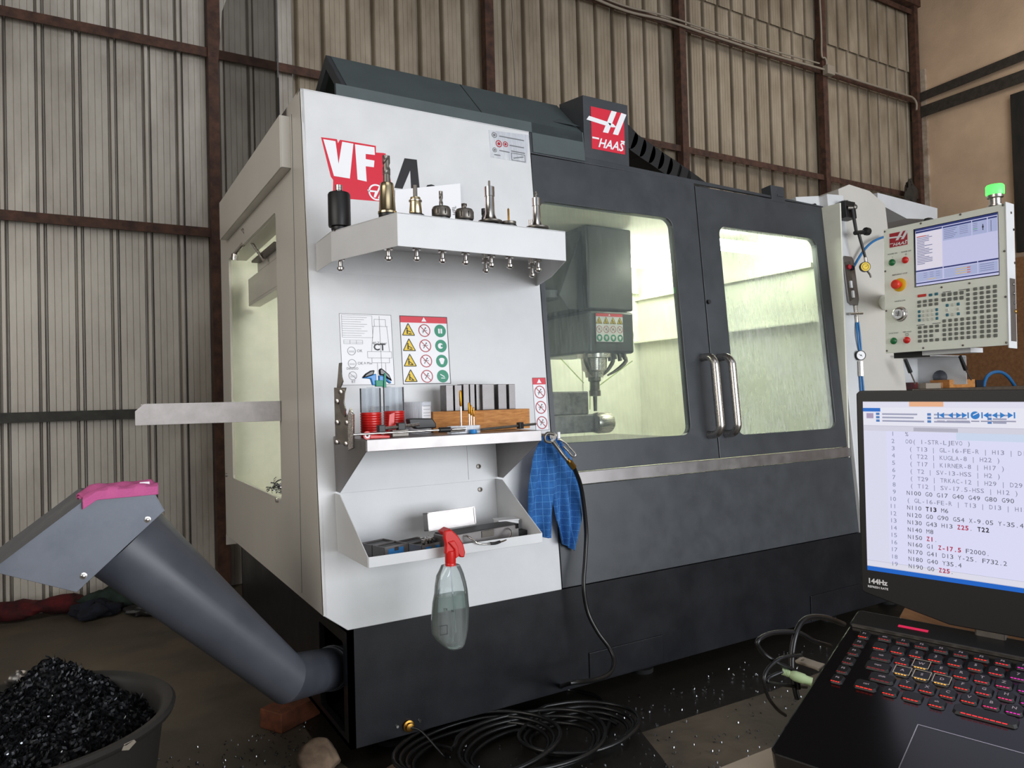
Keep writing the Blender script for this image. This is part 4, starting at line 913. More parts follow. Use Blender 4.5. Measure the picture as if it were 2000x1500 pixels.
for i in range(14):
    x, y = rnd.uniform(-.028, .028), .012+rnd.uniform(0, .034)
    MB().lathe([(.0035, .033), (.0055, .046), (.0070, .047), (.0070, .053), (.0035, .054)], zframe((x, y, 0)), 10).build('collet', M['chrome'], cc, smooth=35, local=True)
# silver box standing
BX = Fr((0, -.10, 0), (1, 0, 0), (0, 0, 1), (0, -1, 0))
def tilted_case():
    p0 = onY(838, 1037, -.13); p1 = onY(930, 1028, -.13); w_ = p1.x-p0.x
    t = thing('silver_case', 'closed scuffed silver case standing on its edge in the tray', 'case', (p0.x, -.13, p0.z)); h = onY(835, 1003, -.13).z-onY(840, 1037, -.13).z
    f = Fr((p0.x, -.13, p0.z), V((1, .02, .02)).normalized(), V((0, .15, 1)).normalized())
    f = Fr(f.o, f.a, f.b, f.a.cross(f.b).normalized())
    MB().box(0, w_, 0, h, -.034, 0, f).build('case_body', M['steelsh'], t, bevel=.003); MB().box(-.002, w_+.002, -.001, .003, -.036, .002, f).box(-.002, w_+.002, h-.003, h+.001, -.036, .002, f).box(-.002, .003, 0, h, -.036, .002, f).box(w_-.003, w_+.002, 0, h, -.036, .002, f).build('case_edging', M['steelsh'], t)
    return t
tilted_case()
# white box
p0 = onY(960, 1027, -.12)
t = thing('white_carton', 'small white cardboard box at the right of the tray', 'box', (onY(965, 1025, -.1).x, -.10, T0+.034))
f = zframe((onY(992, 1028, -.16).x, -.17, T0+.034), -.35)
MB().box(-.075, 0, 0, .06, 0, .026, zframe((onY(1012, 1022, -.16).x, -.165, T0+.034), -.18)).build('box_body', M['paint'], t, bevel=.001)
MB().box(-.078, .002, -.002, .062, .0265, .031, zframe((onY(1012, 1022, -.16).x, -.165, T0+.034), -.18)).build('box_lid', M['paint'], t, bevel=.001)
# aluminium case with handle
AF = zframe((0, 0, 0))
a = onY(884, 1062, -.27); c = onY(1007, 1035, -.20)
t = thing('aluminium_case', 'long aluminium case with a chrome hoop handle at the tray front', 'case', (a.x, -.27, T0))
d = V((c.x-a.x, .045, 0)); Lc = d.length; fr = Fr((a.x, -.268, T0), d.normalized(), (0, 0, 1)); fr = Fr(fr.o, fr.a, fr.b, fr.a.cross(fr.b))
fr.n = V((fr.a.y, -fr.a.x, 0)).normalized()
hgtc = .058
MB().box(-.02, Lc, 0, hgtc, -.08, 0, fr).build('case_body', M['steelsh'], t, bevel=.003)
MB().box(-.015, Lc-.004, hgtc, hgtc+.003, -.078, -.002, fr).build('case_top', M['black'], t)
for s_ in (-.002, Lc-.016): MB().box(s_, s_+.014, hgtc-.014, hgtc+.003, -.004, .0025, fr).build('corner_fitting', M['blackg'], t, bevel=.001)
MB().box(Lc*.42, Lc*.60, .034, hgtc-.002, 0, .004, fr).build('lock_plate', M['iron'], t, bevel=.001)
h0, h1 = Lc*.18, Lc*.80
hp = [fr.pt(h0, .050, 0), fr.pt(h0+.0, .050, .014), fr.pt(h0+.006, .042, .032), fr.pt(h0+.025, .026, .044), fr.pt((h0+h1)/2, .019, .050), fr.pt(h1-.025, .026, .044), fr.pt(h1-.004, .042, .032), fr.pt(h1, .050, .014), fr.pt(h1, .050, 0)]
MB().tube(hp, .003, 10, smooth=4).build('hoop_handle', M['chrome'], t, smooth=60)
MB().tube([fr.pt((h0+h1)/2-.02, .021, .0485), fr.pt((h0+h1)/2, .019, .050), fr.pt((h0+h1)/2+.02, .021, .0485)], .0048, 10, smooth=3).build('handle_grip', M['black'], t, smooth=60)
bx('black_box', 'small black box in the right corner of the tray', 'box', 1008, 1035, 1045, -.19, .04, .026, 'black', z=T0)
p = onY(750, 1080, -.26); cr = MB().lathe([(.010, 0), (.014, .003), (.014, .009), (.009, .013)], zframe((onY(742, 1085, -.275).x, -.268, T0)), 16); tag(cr.build('olive_knob', M['tin'], smooth=35), 'small olive coloured knob in the front left tray corner', 'knob')
cr = MB().lathe([(.008, 0), (.009, .003), (.009, .008), (.005, .012)], zframe((onY(731, 1088, -.28).x-.004, -.27, T0)), 16); tag(cr.build('steel_nut', M['chrome'], smooth=35), 'small bright steel nut in the front left tray corner', 'nut')

# ================================================================== SPRAY BOTTLE hanging on the tray lip
BY = yt-.055
BFr = Fr((0, BY, 0), (1, 0, 0), (0, 0, 1), (0, -1, 0))
bt = thing('spray_bottle', 'clear spray bottle with red trigger head hanging on the white tray', 'bottle', (onY(880, 1180, BY).x, BY, onY(880, 1267, BY).z))
prof = [(880, 1104, 16), (880, 1112, 20), (879, 1122, 25), (880, 1140, 29), (881, 1155, 31), (880, 1172, 33.5), (880, 1190, 35), (879, 1210, 35.5), (879, 1232, 34), (882, 1246, 28), (886, 1258, 20), (888, 1266, 12)]
prof = [(x, y, w_) for x, y, w_ in prof]
def bottle_part(s, y_from, y_to, dep):
    b = MB(); n = 24; P = []; rows = 0; pr = []
    for i in range(len(prof)-1):
        for k_ in range(3):
            t = k_/3; pr.append(tuple(prof[i][j]*(1-t)+prof[i+1][j]*t for j in range(3)))
    pr.append(prof[-1]); pr = [q for q in pr if y_from <= q[1] <= y_to]
    for px, py, hw in pr:
        c = onY(px, py, BY); r = (onY(px+hw, py, BY).x-onY(px-hw, py, BY).x)/2*s
        dd = min(r, dep)*(1 if hw > 14 else .9)
        for i in range(n):
            a = 2*PI*i/n; ca, sa = math.cos(a), math.sin(a); e = .75
            P.append((c.x+r*math.copysign(abs(ca)**e, ca), BY+dd*math.copysign(abs(sa)**e, sa), c.z))
    m = len(pr); b.add(P, [(j*n+i, j*n+(i+1) % n, (j+1)*n+(i+1) % n, (j+1)*n+i) for j in range(m-1) for i in range(n)]+[list(range((m-1)*n, m*n)), list(range(n))]); return b
bottle_part(1, 1100, 1270, .028).build('bottle_body', M['pet'], bt, smooth=60)
bottle_part(.93, 1160, 1262, .0255).build('liquid', M['liquid'], bt, smooth=60)
MB().cyl(onY(880, 1105, BY), onY(890, 1235, BY), .0025, n=8).build('dip_tube', M['milky'], bt)
b = MB(); q0 = onY(858, 1150, BY); 
b.frame_rect(*[v for v in (onY(852, 1215, BY).x, onY(866, 1215, BY).x)], onY(860, 1235, BY).z, onY(860, 1217, BY).z, .0012, -.0285+.0, Fr((0, BY, 0), (1, 0, 0), (0, 0, 1), (0, 1, 0)))
b.text('TX', onY(858, 1190, BY).x, onY(858, 1190, BY).z, .012, -.029, Fr((0, BY, 0), (1, 0, 0), (0, 0, 1), (0, 1, 0))); b.text('N', onY(874, 1192, BY).x, onY(874, 1192, BY).z, .012, -.029, Fr((0, BY, 0), (1, 0, 0), (0, 0, 1), (0, 1, 0)))
b.build('bottle_print', M['ink'], bt, auto=False)
b = MB(); c = onY(880, 1104, BY); c2 = onY(880, 1076, BY)
b.lathe([(.017, 0), (.0175, .006), (.0165, .008), (.0175, .012), (.0165, c2.z-c.z), (.012, c2.z-c.z+.002)], zframe(c), 20); b.build('red_collar', M['red'], bt, smooth=35)
P = [BFr.inv(*p) for p in ((868, 1082), (869, 1062), (866, 1050), (867, 1036), (880, 1034), (893, 1046), (903, 1062), (907, 1078), (905, 1088), (897, 1088), (893, 1082))]
MB().prism(P, -.009, .009, BFr).build('red_head', M['red'], bt, bevel=.004, smooth=60)
P = [BFr.inv(*p) for p in ((868, 1040), (880, 1032), (884, 1040), (872, 1048))]
MB().prism(P, -.05, .0, BFr).build('head_hook', M['red'], bt, bevel=.003)
P = [BFr.inv(*p) for p in ((872, 1058), (884, 1054), (891, 1066), (893, 1084), (886, 1090), (884, 1072))]
MB().prism(P, .004, .016, BFr).build('trigger', M['red'], bt, bevel=.003)

# ================================================================== TOWEL, AIR GUN, HOSES
def cloth_panel(b, outline_l, outline_r, y, folds, amp, th=.006, nu=26, nv=22):
    """cloth between a left and a right pixel polyline, hanging in the plane y with vertical folds"""
    def samp(L, t):
        k_ = t*(len(L)-1); i = min(int(k_), len(L)-2); f_ = k_-i; return (L[i][0]*(1-f_)+L[i+1][0]*f_, L[i][1]*(1-f_)+L[i+1][1]*f_)
    for side in (0, 1):
        P = []
        for j in range(nv+1):
            v = j/nv; l = samp(outline_l, v); r = samp(outline_r, v)
            for i in range(nu+1):
                u = i/nu; px, py = l[0]*(1-u)+r[0]*u, l[1]*(1-u)+r[1]*u
                c = onY(px, py, y); dd = amp*(.4+.9*v)*math.sin(u*PI*folds+v*1.2)+.004*math.sin(u*17+v*9)
                edge = 1-min(1, min(u, 1-u, v+.05, 1-v+.0)*12); P.append((c.x, y-dd+(th/2*(1-edge))*(1 if side else -1), c.z))
        k_ = nu+1; b.add(P, [(j*k_+i, j*k_+i+1, (j+1)*k_+i+1, (j+1)*k_+i) for j in range(nv) for i in range(nu)])
    return b
tw = thing('blue_towel', 'blue checked cloth hanging beside the steel shelf below the air gun', 'cloth', (onY(1075, 850, -.03).x, -.03, onY(1075, 850, -.03).z))
b = MB(); cloth_panel(b, [(1056, 852), (1040, 890), (1032, 950), (1028, 1000), (1033, 1045)], [(1078, 850), (1090, 890), (1085, 950), (1082, 1000), (1080, 1052)], -.045, 3, .012); b.build('front_fold', M['bcloth'], tw, smooth=60, auto=False)
b = MB(); cloth_panel(b, [(1070, 852), (1078, 900), (1076, 960), (1082, 1010), (1096, 1060)], [(1090, 852), (1120, 900), (1132, 950), (1140, 1010), (1124, 1077)], -.018, 5, .012); b.build('rear_fold', M['bcloth'], tw, smooth=60, auto=False)
b = MB(); c = onY(1076, 852, -.04); b.cyl((c.x, .04, c.z), (c.x, -.05, c.z), .009); b.lathe([(.016, 0), (.016, .006)], Fr((c.x, -.05, c.z), (1, 0, 0), (0, 0, 1), (0, -1, 0)), 16); b.build('wall_hook', M['iron'], mc, smooth=1)
GY = -.11
ag = thing('air_gun', 'silver air blow gun with brass fitting hanging over the blue cloth', 'air gun', onY(1085, 870, GY))
b = MB(); b.tube([onY(*p, GY) for p in ((1078, 861), (1088, 874), (1100, 890), (1114, 906))], [.011, .009, .0085, .008], 12, smooth=4); b.build('gun_body', M['chrome'], ag, smooth=60)
b = MB(); b.tube([onY(*p, GY-.01) for p in ((1090, 858), (1103, 864), (1114, 876), (1124, 888), (1118, 891), (1108, 880), (1100, 872))], .004, 10, smooth=4); b.build('trigger_lever', M['chrome'], ag, smooth=60)
b = MB(); b.tube([onY(*p, GY) for p in ((1076, 864), (1066, 862), (1064, 853), (1070, 846), (1082, 848))], .006, 10, smooth=4); b.build('gun_hook', M['iron'], ag, smooth=60)
b = MB(); b.box(-.005, .005, -.004, .004, -.012, .012, zframe(onY(1091, 850, GY))); b.build('white_tip', M['white'], ag)
b = MB(); b.cyl(onY(1112, 902, GY), onY(1121, 914, GY), .012, n=6); b.cyl(onY(1108, 898, GY), onY(1113, 904, GY), .010); b.build('brass_fitting', M['brass'], ag, smooth=1)
hp = [onY(1121, 914, GY), onY(1133, 945, GY+.03), onY(1140, 985, GY+.05), onY(1145, 1040, GY+.06), onY(1143, 1090, GY+.05), onY(1140, 1145, GY+.03), onY(1148, 1195, -.09), onY(1168, 1235, -.12), onY(1190, 1265, -.15), onY(1199, 1290, -.18), onY(1190, 1315, -.21), onY(1160, 1328, -.24), onY(1110, 1335, -.28)]
e = onZ(1100, 1345, .02); e2 = onZ(1165, 1360, .015); e3 = onZ(1190, 1400, .012); e4 = onZ(1180, 1440, .012)
for p in hp: p.z = max(p.z, .012)
hp += [V((e.x, e.y, .02)), e2, e3, e4]
tag(MB().tube(hp, .0085, 10, smooth=6).build('air_hose', M['cable'], smooth=60), 'black air hose looping from the brass fitting down to the floor', 'hose')
# coils on the floor under the machine edge
P = []
for i, (cx_, cy_, R) in enumerate(((1130, 1440, .18), (1040, 1470, .22), (940, 1482, .24))):
    c = onZ(cx_, cy_, .012)
    for k_ in range(60): P.append((c.x+(R+.012*k_/10)*math.cos(k_*.35+i), c.y+(R*.7+.01*k_/10)*math.sin(k_*.35+i), .012+.014*(k_/18)+.004*math.sin(k_)+.008*i))
tag(MB().tube(P, .0075, 8, smooth=2).build('hose_coil', M['cable'], smooth=60), 'tangled coil of black hose on the floor in front of the machine base', 'hose')
# brass coolant cap with two screws and thin line on the base
c = onY(797, 1417, -.001)
bf = thing('brass_plug', 'round brass fitting with a thin black line low on the base', 'fitting', c)
MB().lathe([(.020, 0), (.020, .008), (.014, .010), (.014, .022), (.007, .024)], Fr(c, (1, 0, 0), (0, 0, 1), (0, -1, 0)), 20).build('brass_cap', M['brass'], bf, smooth=35)
for p in ((776, 1419), (820, 1408)): MB().lathe([(.006, 0), (.005, .004)], Fr(onY(*p, -.001), (1, 0, 0), (0, 0, 1), (0, -1, 0)), 12).build('fixing_screw', M['chrome'], bf, smooth=35)
q = onZ(870, 1470, .01); MB().tube([c+V((0, -.02, 0)), c+V((.03, -.05, -.01)), V((c.x+.08, -.12, .03)), V((q.x, q.y, .008))], .004, 8, smooth=5).build('thin_line', M['cable'], bf, smooth=60)
# protruding steel bar on the left of the machine
p0 = V((-.083, .54, 1.222)); p1 = V((-.60, .602, 1.222)); 
a = onX(547, 783, LX-.004); zt, zb = a.z, onX(547, 822, LX-.004).z; dp = (V((-.592, .60, 0))-V((a.x, a.y, 0)))
fr = Fr((a.x, a.y, 0), dp.normalized(), (0, 0, 1), (0, -1, 0)); L = dp.length; E0 = (onX(547, 783, LX-.004).z+onX(547, 822, LX-.004).z)/2
fb = thing('side_bar', 'galvanised flat bar sticking out left from the machine side window', 'bar', (a.x, a.y, zb))
MB().prism([(-.0, zb), (L, zb+.002), (L, zt-.025), (L-.03, zt+.002), (0, zt)], 0, .005, fr).build('bar_plate', M['bar'], fb, bevel=.001)
MB().box(-.0, L-.02, zt-.004, zt, -.03, 0, fr).build('bar_flange', M['bar'], fb)
# ================================================================== AUGER CHUTE
E0_, S0_, U0_ = V((-.206, -.004, .366)), V((.06, .27, .268)), CAM+ray(255, 1065)*2.1
ap = thing('chip_chute', 'grey round chip chute rising from the machine side with a sheet metal head', 'chute', (-.2, 0, 0))
b = MB(); pd = (U0_-E0_).normalized(); sdv = (E0_-S0_).normalized()
def ring_at(c, n_, up, r, n=32):
    a = n_.cross(up).normalized(); bb = a.cross(n_).normalized(); return [c+(a*math.cos(2*PI*i/n)+bb*math.sin(2*PI*i/n))*r for i in range(n)]
up = V((0, 0, 1)); mit = (sdv+pd).normalized()
def mitre(r):
    out = []
    for p in ring_at(E0_, sdv, up, r):
        t = (mit.dot(E0_)-mit.dot(p))/mit.dot(sdv); out.append(p+sdv*t)
    return out
n = 32; R0, R1, R2 = ring_at(S0_, sdv, up, .072), mitre(.074), ring_at(U0_+pd*.03, pd, up, .119)
b.add(R0+R1, [(i, (i+1) % n, (i+1) % n+n, i+n) for i in range(n)]); b.build('lower_pipe', M['pipe'], ap, smooth=50)
b = MB(); b.add(R1+R2, [(i, (i+1) % n, (i+1) % n+n, i+n) for i in range(n)]+[list(range(n, 2*n))]); b.build('upper_pipe', M['pipe'], ap, smooth=50)
b = MB(); c = S0_+sdv*.07; b.lathe([(.0725, 0), (.079, 0), (.079, .012), (.0735, .012)], axframe(c, c+sdv), 32); b.lathe([(.0725, .025), (.077, .025), (.077, .034), (.0735, .034)], axframe(c, c+sdv), 32); b.build('pipe_flange', M['zinc'], ap, smooth=30)
hd = V((pd.x, pd.y, 0)).normalized(); nn = V((-hd.y, hd.x, 0))*(-1)
if nn.dot(CAM-U0_) < 0: nn = -nn
HF = Fr(U0_+nn*.126, -hd, (0, 0, 1)); HF.n = nn.copy()
PX = [(175, 970), (302, 965), (321, 998), (200, 1110), (150, 1157), (-18, 1116)]
P = [HF.inv(*p) for p in PX]
MB().prism(P, -.002, .0, HF).build('head_side_plate', M['zinc'], ap, bevel=.0008)
MB().prism(P, -.252, -.250, HF).build('head_side_plate', M['zinc'], ap)
b = MB()
for i in (5, 0, 1):
    a, c = P[i], P[(i+1) % 6]; dx, dz = c[0]-a[0], c[1]-a[1]; L = math.hypot(dx, dz)
    f = HF.sub(a[0], a[1]); f = Fr(f.o, (HF.a*dx+HF.b*dz)/L, HF.n, (HF.a*dz-HF.b*dx)/L); b.box(0, L, -.252, 0.001, -.001, .001, f)
b.build('head_cover', M['zinc'], ap)
for p in ((288, 1015), (163, 1125)):
    q = HF.inv(*p); MB().lathe([(.0085, 0), (.0085, .0015), (.0055, .002), (.0050, .005), (.003, .006)], HF.sub(*q), 18).build('head_bolt', M['chrome'], ap, smooth=35)
# pink cloth on the head
b = MB(); c0, c1 = HF.pt(*HF.inv(160, 972)), HF.pt(*HF.inv(308, 962)); nu, nv = 30, 10
for lay in range(2):
    Q = []
    for j in range(nv+1):
        for i in range(nu+1):
            u, v_ = i/nu, j/nv; base_ = c0*(1-u)+c1*u; px = 148+165*u; zt = HF.pt(*HF.inv(178, 970)).z
            drop = max(0, (.18-u)/.18)*.022
            z = zt+.004+(.010 if lay else 0)+.009*abs(math.sin(u*9+v_*2+lay))*math.sin(PI*min(1, max(0, v_)))**.3-drop+(.004*math.sin(v_*14))
            pp = V((base_.x, base_.y, 0))-nn*(.165*v_-.012)+V((HF.a.x, HF.a.y, 0))*(.004*math.sin(v_*7)); Q.append((pp.x, pp.y, z-(.012 if v_ in (0,) and not lay else 0)))
    k_ = nu+1; b.add(Q, [(j*k_+i, j*k_+i+1, (j+1)*k_+i+1, (j+1)*k_+i) for j in range(nv) for i in range(nu)])
m_ = (nu+1)*(nv+1); b.add([], []); b.f += [(i, i+1, m_+i+1, m_+i) for i in range(nu)]; b.m += [0]*nu
o = b.build('pink_cloth', M['pink'], smooth=60, auto=False); s_ = o.modifiers.new('solid', 'SOLIDIFY'); s_.thickness = .004; tag(o, 'folded pink cloth lying on top of the chute head', 'cloth')
c = HF.pt(*HF.inv(285, 955)); MB().box(-.012, .012, -.004, .004, -.008, .018, Fr(c-nn*.02, HF.a, nn, (0, 0, 1))).build('cloth_tag', M['white'], o)

# ================================================================== TUB WITH CHIPS
TC = V((-.905, -.135, 0)); TR, TH = .355, .45
tub = thing('chip_tub', 'round black plastic tub heaped with swarf under the chute head', 'tub', TC); fz = zframe((0, 0, 0))
MB().lathe([(.27, 0), (.275, .01), (.325, TH-.06), (.332, TH-.03), (TR, TH-.02), (TR+.004, TH-.008), (TR-.004, TH), (TR-.022, TH-.002), (.318, TH-.02), (.31, TH-.05), (.262, .012), (0, .012)], fz, 56, cap=False).build('tub_shell', M['tub'], tub, smooth=50, local=True)
MB().lathe([(.270, .0), (0, .001)], fz, 40, cap=False).build('tub_bottom', M['tub'], tub, local=True)
HPK = onZ(112, 1296, TH+.05)-TC
def chz(x, y):
    r = math.hypot(x, y)
    if r > .312: return None
    return TH-.045+.10*math.exp(-((x-HPK.x)**2+(y-HPK.y+.03)**2)/.014)+.05*math.exp(-((x+.08)**2+(y+.03)**2)/.05)-.03*max(0, (r-.22)/.09)+.012*math.sin(x*40)*math.sin(y*37)
b = MB(); n = 70; Q = []; rnd = random.Random(4)
for j in range(n+1):
    for i in range(n+1):
        x, y = -.312+.624*i/n, -.312+.624*j/n; r = math.hypot(x, y)
        if r > .311: x, y = x*.311/r, y*.311/r
        Q.append((x, y, (chz(x, y) or TH-.08)+rnd.uniform(-.006, .006)))
k_ = n+1; b.add(Q, [(j*k_+i, j*k_+i+1, (j+1)*k_+i+1, (j+1)*k_+i) for j in range(n) for i in range(n)]); b.build('swarf_heap', M['chips'], tub, local=True, auto=False, kind='stuff')
b = MB(); curls(b, (-.31, .31, -.31, .31), 5200, 11, r=(.004, .013), th=.0022, hgt=chz, zz=.003); b.build('dark_chips', M['chips'], tub, local=True, auto=False, kind='stuff')
b = MB(); curls(b, (-.30, .30, -.30, .30), 260, 12, r=(.003, .009), th=.0012, hgt=chz, zz=.006); b.build('bright_chips', M['chipl'], tub, local=True, auto=False, kind='stuff')
q = hit(235, 1458, (0, 0, 1), TH-.02); MB().prism([(-.02, -.004), (.0, -.012), (.022, -.002), (.016, .006), (-.012, .008)], 0, .001, Fr((TC.x+(q.x-TC.x)*.0+ (q-TC).x*TR/((q-TC).xy.length)*1.006, TC.y+(q-TC).y*TR/((q-TC).xy.length)*1.006, TH-.013), V((-(q-TC).y, (q-TC).x, 0)).normalized(), (0, 0, 1), V(((q-TC).x, (q-TC).y, 0)).normalized())).build('paper_scrap', M['conduit'], tub)
q = onZ(40, 1325, TH+.03)
crumple('grey_rag', 'iron', (q.x+.0, q.y, TH+.03), (.032, .02, .02), 14, 'small grey crumpled rag on the far rim of the swarf tub', 'cloth', flat=1)

# ================================================================== FLOOR ITEMS
def brick(px, py, sx, sy, sz, rot, label, m='brick'):
    p = onZ(px, py, 0); o = MB().box(-sx/2, sx/2, -sy/2, sy/2, 0, sz).build('brick', M[m], bevel=.004); o.location = (p.x, p.y, 0.0005); o.rotation_euler = (0, 0, rot); return tag(o, label, 'brick', None)
brick(568, 1408, .20, .12, .075, .5, 'orange brick block under the chute elbow')
brick(545, 1300, .20, .10, .09, .2, 'brown block behind the chute elbow beside the machine', 'card')
def rock(px, py, s, seed, label, lift=.4):
    p = onZ(px, py, 0); rnd = random.Random(seed); me = bpy.data.meshes.new('rock'); bm = bmesh.new(); bmesh.ops.create_icosphere(bm, subdivisions=4, radius=1)
    dirs = [(V((rnd.uniform(-1, 1), rnd.uniform(-1, 1), rnd.uniform(-1, 1))).normalized(), rnd.uniform(.55, .95)) for _ in range(16)]
    for v_ in bm.verts:
        co = v_.co.copy(); 
        for d, k in dirs:
            t = co.dot(d)
            if t > k: co -= d*(t-k)*.9
        co *= 1+.03*math.sin(co.x*13+co.y*9)+rnd.uniform(-.008, .008); v_.co = V((co.x*s[0], co.y*s[1], max(-s[2]*lift, co.z*s[2])+s[2]*lift))
    bm.to_mesh(me); bm.free(); me.materials.append(M['stone']); o = bpy.data.objects.new('rock', me); col.objects.link(o); o.location = (p.x, p.y, 0.0005)
    me.polygons.foreach_set('use_smooth', [True]*len(me.polygons)); return tag(o, label, 'rock')
rock(628, 1500, (.085, .075, .07), 3, 'brown rough stone on the floor in front of the base corner')
rock(775, 1520, (.07, .05, .035), 6, 'smaller pale stone on the floor at the bottom of the view')
b = MB(); curls(b, (-.55, -.02, -.55, .5), 420, 21, r=(.002, .006), th=.0016, hgt=lambda x, y: .002); curls(b, (.3, 2.4, -.75, -.05), 420, 22, r=(.002, .006), th=.0016, hgt=lambda x, y: .002)
tag(b.build('floor_swarf', M['chipl'], auto=False), 'loose metal swarf scattered on the floor around the machine base', 'swarf', kind='stuff')
# flat black sheet standing in for the shadow under and before the machine
A, B_, C_ = onZ(1250, 1431, .02), onZ(1520, 1345, .02), onZ(1300, 1560, .02)
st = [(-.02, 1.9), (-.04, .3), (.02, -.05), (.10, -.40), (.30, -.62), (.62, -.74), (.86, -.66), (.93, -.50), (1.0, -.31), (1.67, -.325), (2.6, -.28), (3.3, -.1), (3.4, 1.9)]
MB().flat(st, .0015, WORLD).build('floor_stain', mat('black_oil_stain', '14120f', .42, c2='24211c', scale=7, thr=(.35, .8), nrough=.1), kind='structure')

# ================================================================== CONTROL PENDANT
az = math.radians(-88.7295); el = math.radians(1.8886)
pa_ = V((math.cos(az), math.sin(az), 0)); hz_ = V((math.sin(az), -math.cos(az), 0)); pu = V((0, 0, 1))*math.cos(el)-hz_*math.sin(el)
PO = V((2.5109, -.3729, 1.9935)); PW, PH = .524, .585
PF = Fr(PO, pa_, pu)
th_ = .062
pn = thing('control_panel', 'grey machine control panel with screen, keypad, red stop knob and green beacon', 'control panel', PO+V((.05, -.26, -PH)))
MB().box(0, PW, -PH, 0, -.004, 0, PF).build('face_plate', M['pend'], pn, bevel=.0015)
MB().box(.002, PW-.004, -PH+.004, -.002, -th_, -.0045, PF).build('housing', M['paint'], pn, bevel=.002)
MB().box(PW-.0035, PW+.002, -PH-.012, .006, -th_-.004, .002, PF).build('right_side_cover', M['paint'], pn, bevel=.0015)
zq = lambda x, y: PF.inv(1700+x/4.687, 380+y/4.687)
# screen
sx0, sy1, sw, shh = .1503, -.0311, .3427, .2592
sc_ = MB().box(sx0-.008, sx0+sw+.002, sy1-shh-.004, sy1+.003, .0, .0008, PF).build('screen_bezel', M['blackg'], pn)
EB = {}
def em(h, s=.85):
    if (h, s) not in EB: EB[(h, s)] = emat('screen_'+h, h, s)
    return EB[(h, s)]
def scr(groups, parent, fr, x0, y1, w_, h_, z):
    for k_, (nm, hx_, rects) in enumerate(groups):
        b = MB()
        for a, c, d, e in rects: b.rect(x0+a*w_, x0+c*w_, y1-e*h_, y1-d*h_, z+.0003*k_, fr)
        b.build(nm, em(hx_), parent, auto=False)
rnd = random.Random(9)
tl_ = [(.02, .02+rnd.choice([.10, .16, .2]), .14+.028*i, .152+.028*i) for i in range(18)]
scr([('screen_image', 'ccccf0', [(0, 1, 0, 1)]), ('screen_panes', 'e6e0ee', [(.005, .345, .08, .72)]),
     ('screen_panes', 'aeb6dc', [(.355, .70, .05, .29), (.71, .88, .05, .29), (.89, .995, .05, .29), (.01, .34, .77, .93), (.36, .76, .77, .93), (.77, .99, .77, .93)]),
     ('screen_bars', '2c3670', [(0, 1, 0, .035), (.005, .345, .045, .075), (.355, .70, .05, .075), (.71, .88, .05, .075), (.89, .995, .05, .075), (.0, .345, .73, .755), (.355, .76, .73, .755), (.77, 1, .73, .755), (0, 1, .945, .965)]),
     ('screen_text', '70749c', tl_+[(.37+.0*i, .37+.16-.02*(i % 3), .10+.03*i, .108+.03*i) for i in range(6)]+[(.56, .66, .10+.03*i, .106+.03*i) for i in range(5)]+[(.72, .77, .10+.03*i, .108+.03*i) for i in range(5)]+[(.1+.08*(i % 3), .15+.08*(i % 3), .79+.035*(i//3), .796+.035*(i//3)) for i in range(9)]+[(.79, .95, .79+.035*i, .797+.035*i) for i in range(4)]),
     ('screen_marks', 'd06050', [(.02, .14, .135, .148), (.64, .68, .80, .815), (.64, .68, .84, .855), (.64, .68, .88, .895)]),
     ('screen_marks', 'e0c070', [(.5, .64, .80, .812), (.5, .64, .84, .852), (.5, .64, .88, .892), (.15, .26, .90, .91)]),
     ('screen_marks', '40a060', [(.72, .77, .19, .20)]),
     ('screen_marks', '303440', [(.83, .84, .14, .24), (.825, .845, .17, .20), (.925, .93, .1, .28)])], sc_, PF, sx0, sy1, sw, shh, .0010)
# logo and buttons
l0 = zq(177, 500); l1 = zq(338, 318)
haas_logo(pn, PF, l0[0], l1[0], l0[1]+.006, l1[1]-.004, .001, 'crim')
lab = MB()
def button(x, y, m, nm):
    q = zq(x, y); f = PF.sub(q[0], q[1]); MB().lathe([(.0155, 0), (.0155, .005), (.0135, .007), (.0125, .009), (.009, .0115), (.004, .0125)], f, 24).build(nm, M[m], pn, smooth=40)
button(200, 622, 'dgreen', 'push_button'); button(320, 600, 'red', 'push_button'); button(215, 1340, 'dgreen', 'push_button'); button(335, 1332, 'red', 'push_button')
for tx, x, y, s_ in (('POWER ON', 160, 556, .0085), ('POWER OFF', 282, 535, .0085), ('I', 200, 580, .009), ('O', 317, 556, .011), ('EMERGENCY STOP', 200, 745, .0085), ('HANDLE JOG', 222, 985, .0085), ('CYCLE START', 168, 1278, .0075), ('FEED HOLD', 298, 1265, .0075)):
    q = zq(x, y); lab.text(tx, q[0], q[1], s_, .0006, PF, off=.01)
for x, y in ((700, 890), (850, 870), (460, 1194), (605, 1178)):
    q = zq(x, y); lab.rect(q[0]-.018, q[0]+.018, q[1]-.0012, q[1]+.0012, .0006, PF)
q = zq(335, 1282); lab.ring(q[0], q[1], .004, .0052, .0006, PF, 16); lab.frame_rect(q[0]-.008, q[0]+.008, q[1]-.006, q[1]+.006, .0008, .0006, PF)
lab.build('panel_lettering', M['ink'], pn, auto=False)
q = zq(262, 828); f = PF.sub(q[0]+.003, q[1])
MB().lathe([(.031, 0), (.031, .0015), (.026, .004)], f, 32).build('stop_ring', mat('stop_yellow', 'e9b512', .4), pn, smooth=40)
MB().lathe([(.013, .003), (.013, .020), (.018, .022), (.0215, .028), (.0215, .036), (.017, .043), (.008, .045)], f, 28).build('stop_button', mat('stop_red', 'e0321a', .35), pn, smooth=40)
q = zq(275, 1095); f = PF.sub(q[0], q[1])
MB().lathe([(.034, 0), (.034, .004), (.032, .006), (.032, .012), (.029, .020), (.024, .023), (.022, .020)], f, 36).build('jog_wheel', M['steel'], pn, smooth=40)
